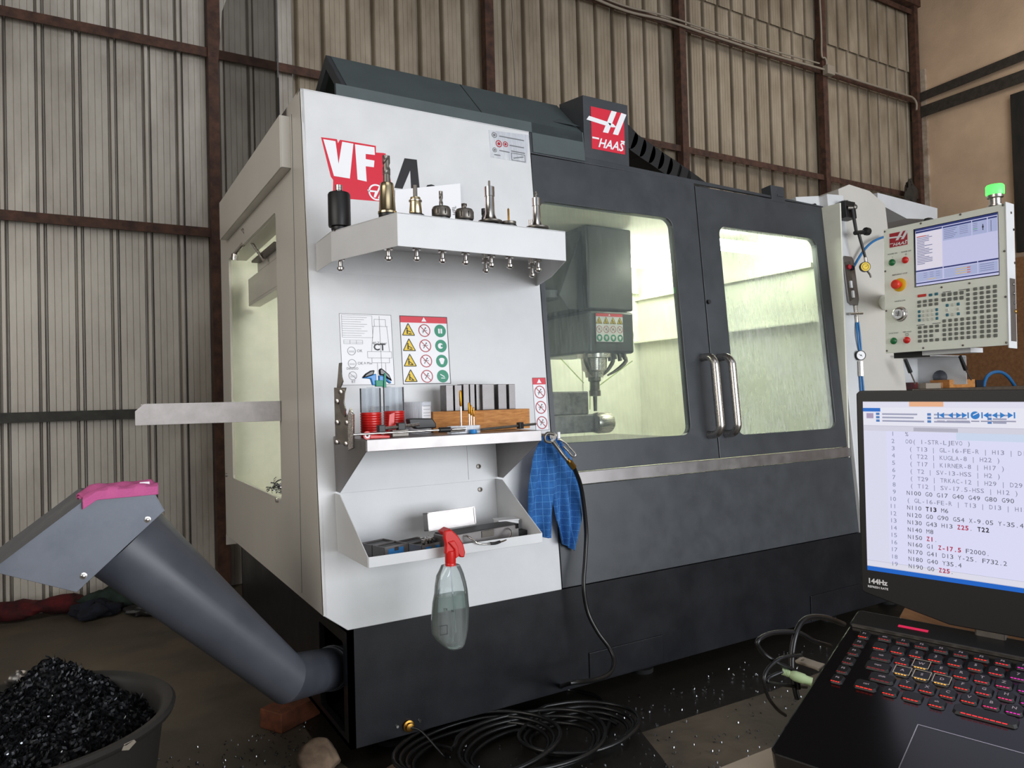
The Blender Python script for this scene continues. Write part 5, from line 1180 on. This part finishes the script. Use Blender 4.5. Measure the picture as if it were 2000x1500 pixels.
b = MB(); b.disc(0, 0, .023, .0205, f); b.ring(0, 0, .021, .023, .021, f); jd = b.build('jog_dial', M['white'], pn, auto=False)
b = MB()
for k in (-1, 0, 1): b.line(-.012, .007*k+.002, .012, .007*k-.003*0, .0028, .0215, f)
b.line(0, -.012, .004, .014, .003, .022, f); b.build('jog_marks', M['ink'], jd, auto=False)
# keys : one mesh per size, shared
def keymesh(w_, h_):
    b = MB(); F0 = Fr((0, 0, 0), (1, 0, 0), (0, 1, 0), (0, 0, 1)); c = min(w_, h_)*.16
    def ro(a, bb, r): return [(a-r, -bb), (a, -bb+r), (a, bb-r), (a-r, bb), (-a+r, bb), (-a, bb-r), (-a, -bb+r), (-a+r, -bb)]
    o_, i_ = ro(w_/2, h_/2, c), ro(w_/2-.0015, h_/2-.0015, c); b.add([(x, y, 0) for x, y in o_]+[(x, y, .0028) for x, y in i_], [(i, (i+1) % 8, (i+1) % 8+8, i+8) for i in range(8)]+[list(range(8, 16))]); return b
kmesh = {}
PM = Matrix(((pa_.x, pu.x, PF.n.x, 0), (pa_.y, pu.y, PF.n.y, 0), (pa_.z, pu.z, PF.n.z, 0), (0, 0, 0, 1)))
pinv = world_inv(pn)
def key(s_, t, w_, h_, m):
    k_ = (round(w_, 4), round(h_, 4), m)
    if k_ not in kmesh:
        o = keymesh(w_, h_).build('key', M[m], pn, label={'red': 'red key', 'cyan': 'teal key', 'keyw': 'pale key'}.get(m)); kmesh[k_] = o
    else: o = kmesh[k_].copy(); col.objects.link(o)
    o.matrix_parent_inverse = pinv; mt = PM.copy(); mt.translation = PF.pt(s_, t, .0002); o.matrix_basis = mt
def grid(c00, c10, c01, nc, nr, w_=.0118, h_=.0088, mf=lambda i, j: 'key', skip=()):
    a, bq, c = zq(*c00), zq(*c10), zq(*c01)
    for j in range(nr):
        for i in range(nc):
            if (i, j) in skip or mf(i, j) is None: continue
            u, v_ = (i/(nc-1) if nc > 1 else 0), (j/(nr-1) if nr > 1 else 0)
            key(a[0]+(bq[0]-a[0])*u+(c[0]-a[0])*v_, a[1]+(bq[1]-a[1])*u+(c[1]-a[1])*v_, w_, h_, mf(i, j))
q = zq(472, 925); key(q[0], q[1], .040, .013, 'red')
for x, y in ((551, 919), (604, 910)): q = zq(x, y); key(q[0], q[1], .0165, .0125, 'cyan')
KW, KH = .0175, .0135
grid((447, 984), (604, 963), (447, 1020), 4, 2, KW, KH)
grid((447, 1072), (608, 1053), (449, 1150), 5, 3, .0125, .0135, lambda i, j: 'cyan' if i in (0, 4) else 'keyw')
grid((452, 1218), (610, 1203), (453, 1341), 4, 4, KW, KH, skip=((3, 2),))
grid((671, 918), (835, 898), (671, 964), 4, 2, .018, .016)
grid((703, 1014), (804, 1002), (704, 1102), 3, 3, .0130, .0135, lambda i, j: 'cyan' if (i != 1 and j != 1) else (None if i == j == 1 else 'keyw'))
grid((893, 874), (893, 874), (895, 1082), 1, 6, .0155, .0135)
grid((960, 864), (1140, 841), (962, 1077), 4, 6, .0165, .0142)
grid((676, 1157), (953, 1129), (678, 1324), 6, 5, .0158, .0142)
grid((1023, 1122), (1146, 1111), (1023, 1298), 3, 5, .0165, .0150)
for x, y in ((132, 340), (137, 703), (146, 1065), (152, 1430), (462, 265), (825, 183), (1216, 97), (1228, 518), (1238, 936), (1245, 1355), (848, 1380), (485, 1405), (653, 849), (908, 812)):
    q = zq(x, y); MB().lathe([(.0045, 0), (.0045, .002), (.002, .003)], PF.sub(*q), 12).build('panel_screw', M['iron'], pn, smooth=35)
# side pocket with fittings
SF = Fr(PF.pt(PW+.0025, 0, 0), -PF.n, PF.b, PF.a)
iv = lambda px, py: SF.inv(px, py)
p0, p1 = iv(1975, 666), iv(1987, 546)
MB().box(p0[0], min(p1[0], th_-.004), p0[1], p1[1], .0002, .0008, SF).build('side_window', M['steelsh'], pn)
for px, py, r in ((1978, 555, .006), (1979, 573, .006), (1980, 592, .005), (1983, 608, .009)):
    q = iv(px, py); MB().lathe([(r, 0), (r, .003), (r*.6, .005), (.002, .006)], SF.sub(q[0]+.004, q[1]), 12).build('air_fitting', M['brass'] if r > .008 else M['iron'], pn, smooth=35)
for px, py in ((1973, 415), (1978, 448), (1980, 513)):
    q = iv(px, py); MB().lathe([(.0055, 0), (.004, .002)], SF.sub(q[0]+.008, q[1]), 10).build('side_hole', M['black'] if py == 448 else M['iron'], pn)
# beacon
bp_ = PF.pt(PW-.052, .006, -.030); fz = zframe(bp_)
MB().lathe([(.028, -.002), (.028, .004), (.022, .006), (.022, .030), (.030, .034), (.030, .046)], fz, 28).build('beacon_base', M['steel'], pn, smooth=35)
MB().lathe([(.033, .047), (.034, .050), (.034, .082), (.030, .087), (.012, .089)], fz, 28).build('beacon_lens', M['beacon'], pn, smooth=40)
MB().lathe([(.022, 0), (.022, .012), (.014, .018), (.006, .02)], zframe(PF.pt(.19, -.001, -.035)), 18).build('top_knob', M['black'], pn, smooth=40)
# swing arm behind the panel
b = MB(); b.box(PO.x+.066, PO.x+.16, PO.y-.10, PO.y+.035, 1.44, 1.93); b.tube([(2.62, -.62, 1.74), (3.30, .15, 1.74)], .045, 12); b.build('swing_arm', M['pend'], pn, bevel=.003)
bb = MB(); bb.box(PO.x+.03, PO.x+.10, PO.y-.14, PO.y-.01, 1.385, 1.41); bb.build('lower_hinge', M['black'], pn)
bb = MB(); bb.box(PO.x+.02, PO.x+.12, PO.y-.36, PO.y-.15, 1.39, 1.41); bb.build('lower_tray', M['paint'], pn)

# ---- things fixed to the right hand cabinet and post
fi = lambda px, py, off=.03: FR.pt(*FR.inv(px, py, off), off)
dg = thing('dial_indicator', 'yellow dial indicator on a jointed black arm with a magnetic base', 'gauge', fi(1650, 412, .0))
q = FR.inv(1650, 412, .05); MB().box(q[0]-.042, q[0]+.050, q[1]-.048, q[1]+.045, .024, .085, FR).build('magnet_base', M['black'], dg, bevel=.003)
MB().box(q[0]-.02, q[0]+.03, q[1]+.045, q[1]+.055, .03, .07, FR).build('base_plate', M['clear'], dg)
j0, j1, j2 = fi(1664, 404, .10), fi(1672, 451, .10), fi(1690, 503, .10)
MB().cyl(fi(1655, 406, .085), fi(1665, 406, .10), .012).build('arm_joint', M['iron'], dg, smooth=1)
MB().lathe([(.006, -.02), (.014, -.014), (.016, 0), (.014, .014), (.006, .02)], Fr(fi(1667, 405, .1), FR.a, FR.b, FR.n), 14).build('arm_joint', M['iron'], dg, smooth=40)
MB().cyl(j0, j1, .0095, .0085).build('upper_arm', M['black'], dg, smooth=1)
MB().cyl(fi(1670, 455, .10), fi(1690, 453, .10), .012).build('elbow_joint', M['black'], dg, smooth=1)
MB().lathe([(.012, -.016), (.022, -.012), (.022, .012), (.012, .016)], Fr(fi(1693, 452, .105), (0, 1, 0), (0, 0, 1), (1, 0, 0)), 10).build('clamp_knob', M['black'], dg, smooth=30)
MB().cyl(fi(1677, 456, .10), j2, .0085, .007).build('lower_arm', M['black'], dg, smooth=1)
MB().cyl(j2, fi(1692, 514, .10), .009).build('gauge_stem', M['steel'], dg, smooth=1)
gf = Fr(fi(1690, 521, .11), (.80, -.6, 0), (0, 0, 1)); gf = Fr(gf.o, gf.a, gf.b)
MB().lathe([(.026, -.018), (.028, -.014), (.028, .002), (.024, .003)], gf, 24).build('gauge_body', M['black'], dg, smooth=40)
b = MB(); b.disc(0, 0, .024, .004, gf); gd = b.build('gauge_face', M['yellow'], dg, auto=False)
b = MB(); b.ring(0, 0, .015, .017, .0045, gf); b.line(-.002, 0, .012, .006, .002, .0048, gf); b.build('gauge_marks', M['ink'], gd, auto=False)
MB().tube([fi(1694, 530, .11), fi(1699, 536, .11), fi(1701, 542, .11)], .005, 8, smooth=3).build('probe_tip', M['iron'], dg, smooth=60)
# air regulator
rg = thing('air_regulator', 'oblong chrome regulator plate with red and blue knobs on the corner post', 'regulator', fi(1660, 550, 0))
P = [FR.inv(*p, .025) for p in ((1645, 508), (1648, 500), (1662, 502), (1666, 510), (1676, 585), (1674, 597), (1661, 596), (1655, 590))]
MB().prism(P, .023, .032, FR).build('chrome_plate', M['steelsh'], rg, bevel=.002)
Pi = [FR.inv(*p, .033) for p in ((1649, 512), (1660, 510), (1669, 582), (1661, 588))]
MB().prism(Pi, .032, .034, FR).build('dark_slot', M['iron'], rg)
for px, py, m, off in ((1656, 522, 'crim', .045), (1662, 524, 'rag', .045)):
    MB().lathe([(.013, 0), (.014, .012), (.010, .016)], Fr(fi(px, py, .034), FR.a, FR.b, FR.n), 16).build('knob', M[m], rg, smooth=40)
for px, py in ((1660, 556), (1664, 575)): MB().box(-.008, .008, -.020, .020, 0, .012, Fr(fi(px, py, .034), FR.a, FR.b, FR.n)).build('slide_valve', M['white'], rg, bevel=.002)
MB().cyl(fi(1671, 597, .03), fi(1674, 630, .03), .010, .008).build('valve_stem', M['steel'], rg, smooth=1)
MB().cyl(fi(1660, 613, .045), fi(1684, 612, .045), .007).build('valve_lever', M['steel'], rg, smooth=1)
cable('air_line', 'blue air line pair between the regulator and the small gauge', [fi(1673, 630, .03), fi(1675, 655, .035), fi(1679, 685, .03)], .006, 'blueh', 'hose')
cable('air_line', 'second blue air line beside the first above the small gauge', [fi(1676, 628, .03), fi(1679, 650, .035), fi(1682, 684, .03)], .005, 'blueh', 'hose')
cable('air_line', 'blue air line running down behind the laptop lid', [fi(1680, 735, .03), fi(1682, 765, .03), fi(1686, 830, .03)], .006, 'blueh', 'hose')
cable('air_line', 'second blue air line running down beside it behind the laptop', [fi(1684, 735, .03), fi(1687, 765, .03), fi(1691, 830, .03)], .005, 'blueh', 'hose')
cable('air_line', 'blue air hose curving from behind the control panel to the regulator', [fi(1735, 460, .05), fi(1712, 468, .05), fi(1695, 480, .04), fi(1681, 498, .03), fi(1668, 520, .02)], .007, 'blueh', 'hose')
pg = thing('pressure_gauge', 'round white pressure gauge with brass nut on the blue air lines', 'gauge', fi(1680, 693, .0))
gf = Fr(fi(1681, 694, .045), V((.85, -.52, 0)), (0, 0, 1)); gf = Fr(gf.o, gf.a, gf.b)
MB().lathe([(.024, -.02), (.027, -.016), (.027, .004), (.0235, .005), (.0235, .003)], gf, 26).build('gauge_case', M['black'], pg, smooth=40)
b = MB(); b.disc(0, 0, .0235, .0035, gf); gd = b.build('gauge_face', M['white'], pg, auto=False); b = MB(); b.line(-.012, .006, .008, -.006, .002, .004, gf); b.disc(0, 0, .004, .0045, gf, 10); b.build('gauge_needle', M['ink'], gd, auto=False)
MB().cyl(fi(1681, 706, .035), fi(1682, 735, .035), .014, n=6).build('gauge_nut', M['steel'], pg)

# ================================================================== BENCH BEHIND
yb2 = .25
B0 = onY(1735, 760, yb2); B1 = onY(2010, 757, yb2+.1); bz = onY(1850, 758, yb2-.1).z
bn = thing('side_bench', 'workbench top behind the laptop right of the machine', 'bench', (4.0, .4, 0))
MB().box(3.42, 5.6, .05, .85, bz-.035, bz).build('bench_top', M['iron'], bn, bevel=.002)
for x in (3.46, 5.5):
    for y in (.1, .8): MB().box(x, x+.05, y-.02, y+.03, 0, bz-.035).build('leg', M['iron'], bn)
def onb(name, label, cat, px0, px1, pyt, y, dy, m, bev=.002):
    a, c = onY(px0, 757, y).x, onY(px1, 757, y).x; zt = onY((px0+px1)/2, pyt, y).z
    return tag(MB().box(a, c, y, y+dy, bz+.0005, zt).build(name, M[m], bevel=bev), label, cat)
onb('wooden_block', 'pine block on the bench just above the laptop lid', 'wood block', 1855, 1905, 741, .08, .12, 'wood')
onb('wooden_tray', 'dark reddish wooden tray at the left of the bench', 'tray', 1764, 1793, 747, .10, .14, 'redcl')
onb('grey_carton', 'small grey printed carton left of the pine block on the bench', 'box', 1809, 1838, 748, .07, .08, 'conduit')
onb('dark_case', 'small dark case right of the pine block on the bench', 'case', 1907, 1921, 742, .10, .12, 'rag')
onb('brown_block', 'brown wooden block behind the grey carton on the bench', 'wood block', 1832, 1853, 747, .12, .1, 'card')
p = onY(1850, 738, .14)
t = thing('red_grinder', 'red and grey handheld tool lying on the blocks on the bench', 'tool', (p.x, .15, bz+.05))
MB().lathe([(.02, 0), (.045, .015), (.05, .05), (.04, .10), (.02, .11)], Fr(onY(1836, 737, .15), V((1, 0, .03)).normalized(), (0, 0, 1)).sub(0, 0) if 0 else axframe(onY(1833, 737, .16), onY(1860, 737, .16)), 16).build('grey_body', M['zinc'], t, smooth=40)
MB().lathe([(.035, 0), (.045, .03), (.045, .12), (.03, .16)], axframe(onY(1850, 735, .16), onY(1890, 737, .16)), 16).build('red_body', M['crim'], t, smooth=40)
# bin hanging under the control panel
y0_ = .0
a, c = onY(1766, 725, y0_), onY(1888, 725, y0_); zt, zb = onY(1820, 694, y0_).z, onY(1820, 752, y0_).z
t = thing('corner_bin', 'grey sheet metal hood above the bench below the control panel', 'bin', ((a.x+c.x)/2, y0_, zb))
MB().box(a.x, c.x, y0_+.30, y0_+.303, zb, zt).build('back_sheet', M['paint'], t); MB().box(a.x, c.x, y0_, y0_+.30, zt-.003, zt).build('top_sheet', M['paint'], t)
MB().box(c.x-.003, c.x, y0_, y0_+.30, zb, zt).build('side_sheet', M['paint'], t); MB().box(3.383, a.x+.003, y0_+.1, y0_+.30, zb, zt).build('left_sheet', M['paint'], t)
for i, (a0, a1, a2) in enumerate((((1768, 702), (1778, 727), (1788, 750)), ((1875, 696), (1886, 722), (1897, 742)))):
    s = thing('screwdriver', ['black handled driver leaning at the left of the metal hood', 'black handled driver leaning at the right of the metal hood'][i], 'screwdriver', onY(*a2, -.02))
    MB().cyl(onY(*a0, -.03), onY(*a1, -.03), .010, .012).build('handle', M['black'], s, smooth=1); MB().cyl(onY(*a1, -.03), onY(*a2, -.03), .004).build('shank', M['iron'], s, smooth=1)
cable('air_line', 'blue air hose looping above the bench at the right edge', [onY(*p, .3) for p in ((1921, 756), (1926, 738), (1938, 728), (1955, 727), (1970, 737), (1984, 757))], .012, 'blueh', 'hose')
# ================================================================== TABLE AND LAPTOP
TZ_ = .862
tbl = thing('work_table', 'beige table carrying the open laptop at the lower right', 'table', (.4, -2.1, 0))
MB().box(-.52, 1.1, -2.75, -1.87, TZ_-.025, TZ_).build('table_top', M['table'], tbl, bevel=.002)
for x in (-.30, 1.0):
    for y in (-2.7, -1.95): MB().box(x, x+.04, y, y+.04, 0, TZ_-.025).build('leg', M['iron'], tbl)
def pose(az, el, ro):
    u = V((math.cos(az)*math.cos(el), math.sin(az)*math.cos(el), math.sin(el))); h = V((math.sin(az), -math.cos(az), 0))
    n_ = u.cross(h); n_ = n_ if n_.z > 0 else -n_
    n_.normalize(); h = u.cross(n_); h = -h if h.dot(V((math.sin(az), -math.cos(az), 0))) < 0 else h
    v_ = h*math.cos(ro)-n_*math.sin(ro); n2 = u.cross(v_); n2 = n2 if n2.z > 0 else -n2
    return u, v_, n2.normalized()
LU, LV, LN = pose(math.radians(-73.8855), math.radians(-.9915), math.radians(15.7762))
LO = V((.0333, -1.9198, .9497))
BF_ = Fr(LO, LU, -LV); BF_.n = LN
BL = lambda u, v_: (u/1000, -v_/1000)
lp = thing('laptop', 'open black gaming laptop with lit red and violet keys showing a code editor', 'laptop', LO-LN*.03)
UL, UR = -.0635, .335
MB().prism([(UL, .031), (UR, .031), (UR, -.208), (UR-.006, -.214), (UL+.006, -.214), (UL, -.208)], -.026, -.0025, BF_).build('base', M['blackg'], lp, bevel=.002)
MB().prism([(UL, .062), (UL+.004, .066), (UR-.004, .066), (UR, .062), (UR, .0315), (UL, .0315)], -.026, .001, BF_).build('rear_housing', M['black'], lp, bevel=.002)
MB().box(UL+.004, UR, .0295, .0318, -.002, .0015, BF_).build('deck_edge', M['iron'], lp)
MB().box(UL+.052, UL+.064+.02, .044, .048, .0012, .0018, BF_).build('rear_light', em('c02048', 1.2), lp)
MB().box(.0481-.0, .17, -.212, -.1157, -.0025, -.0019, BF_).build('touchpad', M['iron'] if 0 else mat('touchpad_grey', '2c2d31', .35), lp)
b = MB(); b.frame_rect(.0474, .1707, -.2127, -.1150, .0009, -.0017, BF_); b.build('touchpad_edge', M['steel'], lp, auto=False)
# keys
W_ = .0165
def lcol(u):
    if u < .085: return 'ff2a1a'
    if u < .11: return 'f02070' if u > .098 else 'ff2a30'
    if u < .16: return 'd818a8'
    return 'a020e0'
rows = [(0, -.019, '~1234567890ß', 0), (.019, -.0095, '\tQWERTZUIOP', 1), (.0381, -.0047, '\tASDFGHJKL', 2), (.0571, .0047, '\tYXCVBNM,.-', 3)]
kb = {}
LM = Matrix(((LU.x, -LV.x, LN.x, 0), (LU.y, -LV.y, LN.y, 0), (LU.z, -LV.z, LN.z, 0), (0, 0, 0, 1))); linv = world_inv(lp)
def lkey(u, v_, w_=W_, h_=.0155, ch='', mk=False, glow=None, nb=4):
    k_ = (round(w_, 4), round(h_, 4))
    if k_ not in kb: kb[k_] = keymesh(w_, h_).build('keycap', M['black'], lp)
    o = kb[k_]
    if o.get('used'): o = o.copy(); col.objects.link(o)
    else: o['used'] = 1
    o.matrix_parent_inverse = linv; m_ = LM.copy(); m_.translation = BF_.pt(u, -v_, -.0024); o.matrix_basis = m_
    if '_k' in o: pass
    f = BF_.sub(u, -v_, .0006)
    if ch and ch not in '\t~': b = MB(); b.text(ch, 0, -.001, .0058 if len(ch) == 1 else .0042, .0002, f, off=.02, align='CENTER'); b.build('key_letter', em('b8a8b0', .55), o, auto=False)
    g_ = MB(); ww = w_*.36
    y_ = -h_/2-.0004
    for i in range(nb): 
        x_ = -ww+2*ww*i/nb; g_.rect(x_+.0004, x_+2*ww/nb-.0004, y_-.0002, y_+.0012, .0001, f)
    hx_ = glow or ('ffb040' if mk else lcol(u)); g_.build('key_glow', em(hx_, 1.5), o, auto=False)
    if mk: b = MB(); b.frame_rect(-w_/2, w_/2, -h_/2+.001, h_/2, .0006, .0003, f); b.build('key_outline', em('d8c8b0', .6), o, auto=False)
for v_, u0, s, r in rows:
    for i, ch in enumerate(s):
        if r == 0: u = -.019+.01905*i
        else: u = {1: .0095, 2: .0143, 3: .0238}[r]+.01905*(i-1)
        if i == 0 and r: lkey(u-.003-(.0 if r == 1 else .003), v_, W_+.007*(1 if r == 1 else 1.4), ch={1: 'tab', 2: 'caps', 3: 'shift'}[r], glow='701018'); continue
        lkey(u, v_, ch=ch, mk=ch in 'WASD' and ch != '')
for i in range(14): lkey(-.019+.0195*i, -.0185, ch='esc' if i == 0 else 'F%d' % i, h_=.0115, glow=None if i > 4 else '901418')
for i in range(6): lkey(-.0415, -.0165+.0188*i, w_=.0135, ch='P%d' % (i+1), glow='ff2a1a' if i in (0, 5) else '801018')
for i, (u, w_) in enumerate(((-.012, .024), (.012, .016), (.0333, .020), (.056, .0165), (.098, .055), (.141, .0165), (.163, .0165))): lkey(u, .0762, w_, ch=('ctrl', 'fn', '', 'alt', '', 'gr', '')[i], nb=4 if w_ < .05 else 8)
# lid
thl = math.radians(75.976)
LW = (-LV*math.cos(thl)+LN*math.sin(thl)).normalized(); LH = LO+LV*(-.0566)
LF = Fr(LH, LU, LW); LF.n = LU.cross(LW).normalized()
if LF.n.dot(CAM-LH) < 0: LF.n = -LF.n
MB().prism([(-.0558, .0310), (-.052, .0285), (.04, .0075), (.26, .0075), (.335, .0285), (.337, .031), (.337, .277), (.334, .2805), (-.052, .2805), (-.0558, .277)], -.008, 0, LF).build('lid', M['black'], lp, bevel=.0015)
for s_ in (.065, .235): MB().box(s_, s_+.03, -.006, .015, -.012, -.001, LF).build('hinge', M['iron'], lp, bevel=.002)
X0, X1_, Y0, Y1 = -.0478, .331, .0582, .2672
SI = MB().rect(X0, X1_, Y0, Y1, .0004, LF).build('screen', em('dcdcf8', .95), lp, auto=False)
li = lambda px, py: LF.inv(px, py)
lt = {}
def T(m): return lt.setdefault(m, MB())
z1 = .0009
def srect(m, p0, p1, z=.0006): a, c = li(*p0), li(*p1); T(m).rect(a[0], c[0], c[1], a[1], z, LF)
# toolbar
ytop = Y1
def bar(m, t0, t1, s0=X0, s1=X1_, z=.0006): T(m).rect(s0, s1, ytop-t1, ytop-t0, z, LF)
tt = lambda py: (py-784)*.000637
def pbar(m, p0, p1, s0=X0, s1=X1_, z=.0008): bar(m, tt(p0), tt(p1), s0, s1, z)
pbar('e9e9fb', 784, 795); pbar('f4b890', 784, 793, X0+.052, X0+.088, .001); pbar('f2f2ff', 795, 830); pbar('2070d0', 796, 803, X0, X0+.020, .0011); pbar('c8c8dc', 829.5, 830.5, z=.001); pbar('dcdcec', 830.5, 840)
pbar('b8b8c8', 832, 839, X0+.056, X0+.102, .001); pbar('d4e2fa', 840, 853, X0+.10, X1_); pbar('e6e6fb', 840, 1098, X0, X0+.026)
bar('e8e8f8', .1965, .2035, z=.0008); bar('c0c0d0', .1962, .1966, z=.001); bar('c0c0d0', .2030, .2034, z=.001); bar('1468d0', .2036, .209, z=.001)
rnd = random.Random(5)
for j in range(3):
    for s0, s1 in ((.022, .068), (.078, .120), (.136, .160)): pbar('a4a6c0', 806+6.5*j, 809+6.5*j, X0+s0, X0+s1-rnd.uniform(0, .012), .0012)
    for s0 in (.015, .071, .131): pbar('5080c0', 805+6.5*j, 809.5+6.5*j, X0+s0, X0+s0+.004, .0012)
pbar('b0a0c0', 806, 816, X0+.004, X0+.012, .0012)
ix = [1838, 1857, 1873, 1886, 1905, 1924, 1943, 1959, 1976]
for i, px in enumerate(ix):
    s, t = li(px, 811); k = .0034; zi = .0013
    if i == 4: T('2a80d0').disc(s, t, .0045, zi, LF, 12); T('f2f2ff').line(s-.002, t, s+.003, t+.003, .001, zi+.0002, LF)
    elif i in (0, 5): T('2a80d0').rect(s-k, s-k+.0014, t-k, t+k, zi, LF); T('2a80d0').flat([(s+k, t+k), (s+k, t-k), (s-.0016, t)], zi, LF)
    elif i in (3, 8): T('2a80d0').rect(s+k-.0014, s+k, t-k, t+k, zi, LF); T('2a80d0').flat([(s-k, t+k), (s-k, t-k), (s+.0016, t)], zi, LF)
    elif i in (1, 6): T('2a80d0').flat([(s+.0025, t+k), (s+.0025, t-k), (s-.0025, t)], zi, LF)
    else: T('2a80d0').flat([(s-.0025, t+k), (s-.0025, t-k), (s+.0025, t)], zi, LF)
    T('a0a0b8').rect(s-.004, s+.004, t-.0075, t-.006, zi, LF)
z1 = .0015
# code
L1, L19 = li(1768, 847), li(1776, 1104); dy = (L19[1]-L1[1])/18
a, c = li(1769, 957), li(1976, 977); pit = (c[0]-a[0])/26.6; n0 = li(1741, 850)[0]; t0 = L1[0]
code = ['%', 'O0( 1-STR-LJEVO )', ' ( T13 | GL-16-FE-R | H13 | D13 )', ' ( T22 | KUGLA-8 | H22 )', ' ( T17 | KIRNER-8 | H17 )', ' ( T2 | SV-13-HSS | H2 )', ' ( T29 | TRKAC-12 | H29 | D29 )', ' ( T12 | SV-17.5-HSS | H12 )', 'N100 G0 G17 G40 G49 G80 G90', '( GL-16-FE-R | T13 | D13 | H13 )', 'N110 *T13* M6', 'N120 G0 G90 G54 X-9.05 Y-35.4', 'N130 G43 H13 #Z25#. *T22*', 'N140 M8', 'N150 #Z1#.', 'N160 G1 #Z-17.5# F2000.', 'N170 G41 D13 Y-25. F732.2', 'N180 G40 Y35.4', 'N190 G0 #Z25#.']
for i, ln in enumerate(code):
    y_ = L1[1]+dy*i-.0028; T('8c90ac').text(str(i+1), n0-(pit if i > 8 else 0), y_, .0072, z1, LF, pitch=pit)
    cur = '8a8ca4' if '(' in ln else '50525e'; x_ = t0; o_ = 0
    mode = cur; buf = ''
    def flush(buf, x, mode):
        if buf.strip(): T(mode).text(buf, x, y_, .0072, z1, LF, pitch=pit, off=.03 if mode in ('b83050', '202028') else .0)
        return x+len(buf)*pit
    for chh in ln:
        if chh in '*#':
            x_ = flush(buf, x_, mode); buf = ''; nm = '202028' if chh == '*' else 'b83050'; mode = cur if mode == nm else nm
        else: buf += chh
    flush(buf, x_, mode)
for m_, b in lt.items():
    if b.v: b.build('screen_print', em(m_, .85), SI, auto=False)
b = MB(); q = li(1695, 1136); b.text('144Hz', q[0], q[1]-.001, .0085, .0006, LF, off=.04, sx=1.0); b.text('REFRESH RATE', q[0], q[1]-.0065, .0036, .0006, LF, off=.03); b.build('lid_lettering', M['white'], lp, auto=False)
# block carrying the laptop rear
zz = .925
c = BF_.pt(.10, .045, -.028); 
wbk = thing('wooden_riser', 'brown wooden block under the rear of the laptop', 'wood block', (c.x, c.y, TZ_))
# rear pillar resting on a shelf bracket: a tall timber behind the table edge
Pq = [hit(1716, 1166, LN, LN.dot(BF_.pt(0, 0, -.027))), hit(1850, 1212, LN, LN.dot(BF_.pt(0, 0, -.027)))]
f0 = Fr(BF_.pt(0, 0, -.0275), LU, -LV); f0.n = LN
MB().box(-.03, .30, -.0, .145, -.016, 0, f0).build('riser_board', M['card'], wbk, bevel=.001)
cz = f0.pt(.1, .08, -.016)
MB().prism([(f0.pt(-.02, .0, 0).x, f0.pt(-.02, .0, 0).y), (f0.pt(.28, .0, 0).x, f0.pt(.28, .0, 0).y), (f0.pt(.28, -.04, 0).x, f0.pt(.28, -.04, 0).y), (f0.pt(-.02, -.04, 0).x, f0.pt(-.02, -.04, 0).y)], TZ_+.0005, f0.pt(.1, -.04, -.016).z-.002, WORLD).build('riser_block', M['card'], wbk)
# cables at the laptop's left side
e_ = lambda u, v_, d=-.012: BF_.pt(u, -v_, d)
LB = Fr(e_(UL, 0), -LV, LN); 
def sidepx(px, py, dd=0.0): # point on vertical-ish plane just left of the laptop
    n_ = LV; o_ = e_(UL-.01, .05); 
    return hit(px, py, LU, LU.dot(e_(UL-.012-dd, 0)))
def cbl(nm, lab, pts, r, start=None, m='cable'):
    P = [sidepx(x, y, d) for x, y, d in pts]
    if start: P = [e_(UL+.003, start)]+P
    return tag(MB().tube(P, r, 10, smooth=6).build(nm, M[m], smooth=60), lab, 'cable')
cbl('power_cable', 'thick black cable arching from the laptop rear corner', [(1648, 1219, .01), (1610, 1206, .015), (1575, 1208, .02), (1555, 1235, .02), (1546, 1290, .02), (1552, 1340, .015), (1558, 1365, .012)], .0034, None)
cbl('usb_cable', 'black cable looping left from the middle of the laptop side', [(1622, 1262, .006), (1590, 1252, .012), (1560, 1236, .02), (1510, 1236, .03), (1480, 1252, .03), (1490, 1275, .03), (1520, 1296, .02), (1552, 1312, .012), (1560, 1345, .01)], .0026)
cbl('audio_cable', 'thin black cable from the green plug curling down the table side', [(1565, 1280, .01), (1530, 1284, .016), (1505, 1300, .02), (1492, 1325, .02), (1500, 1360, .02), (1518, 1385, .02), (1534, 1397, .02)], .0019)
cbl('audio_cable', 'second thin black cable running from the green plug under the laptop', [(1528, 1312, .014), (1505, 1322, .02), (1500, 1332, .02), (1530, 1338, .016), (1575, 1342, .012)], .0019)
ad = thing('usb_stick', 'silver usb stick with a ring hole in the laptop side', 'usb stick', sidepx(1600, 1300, .0))
a0, a1 = sidepx(1565, 1290, .018), e_(UL-.001, .075, -.012)
a1 = sidepx(1606, 1304, -.010)
d = (a1-a0); f = Fr(a0, d.normalized(), LN.cross(d).normalized()); f.n = f.a.cross(f.b)
b = MB(); b.hole_plate((-.004, d.length, -.0058, .0058), (.0, .004, -.002, .002, .0019), -.002, .002, f); b.build('stick_body', M['conduit'], ad, bevel=.0012)
gp = thing('audio_plug', 'pale green audio plug in the laptop side', 'plug', sidepx(1560, 1322))
a0, a1 = sidepx(1527, 1311, .02), sidepx(1586, 1332, -.010)
b = MB(); L = (a1-a0).length; f = axframe(a0, a1); pr = []
for i in range(5): pr += [(.0034, L*.05*i), (.0040, L*.05*i+.0006), (.0040, L*.05*i+.0014), (.0034, L*.05*i+.002)]
pr += [(.0048, L*.34), (.0058, L*.45), (.0058, L*.72), (.0048, L*.8), (.0048, L*1.0)]
b.lathe(pr, f, 18); b.build('plug_body', mat('pale_green_plastic', 'a4b88c', .5), gp, smooth=30)
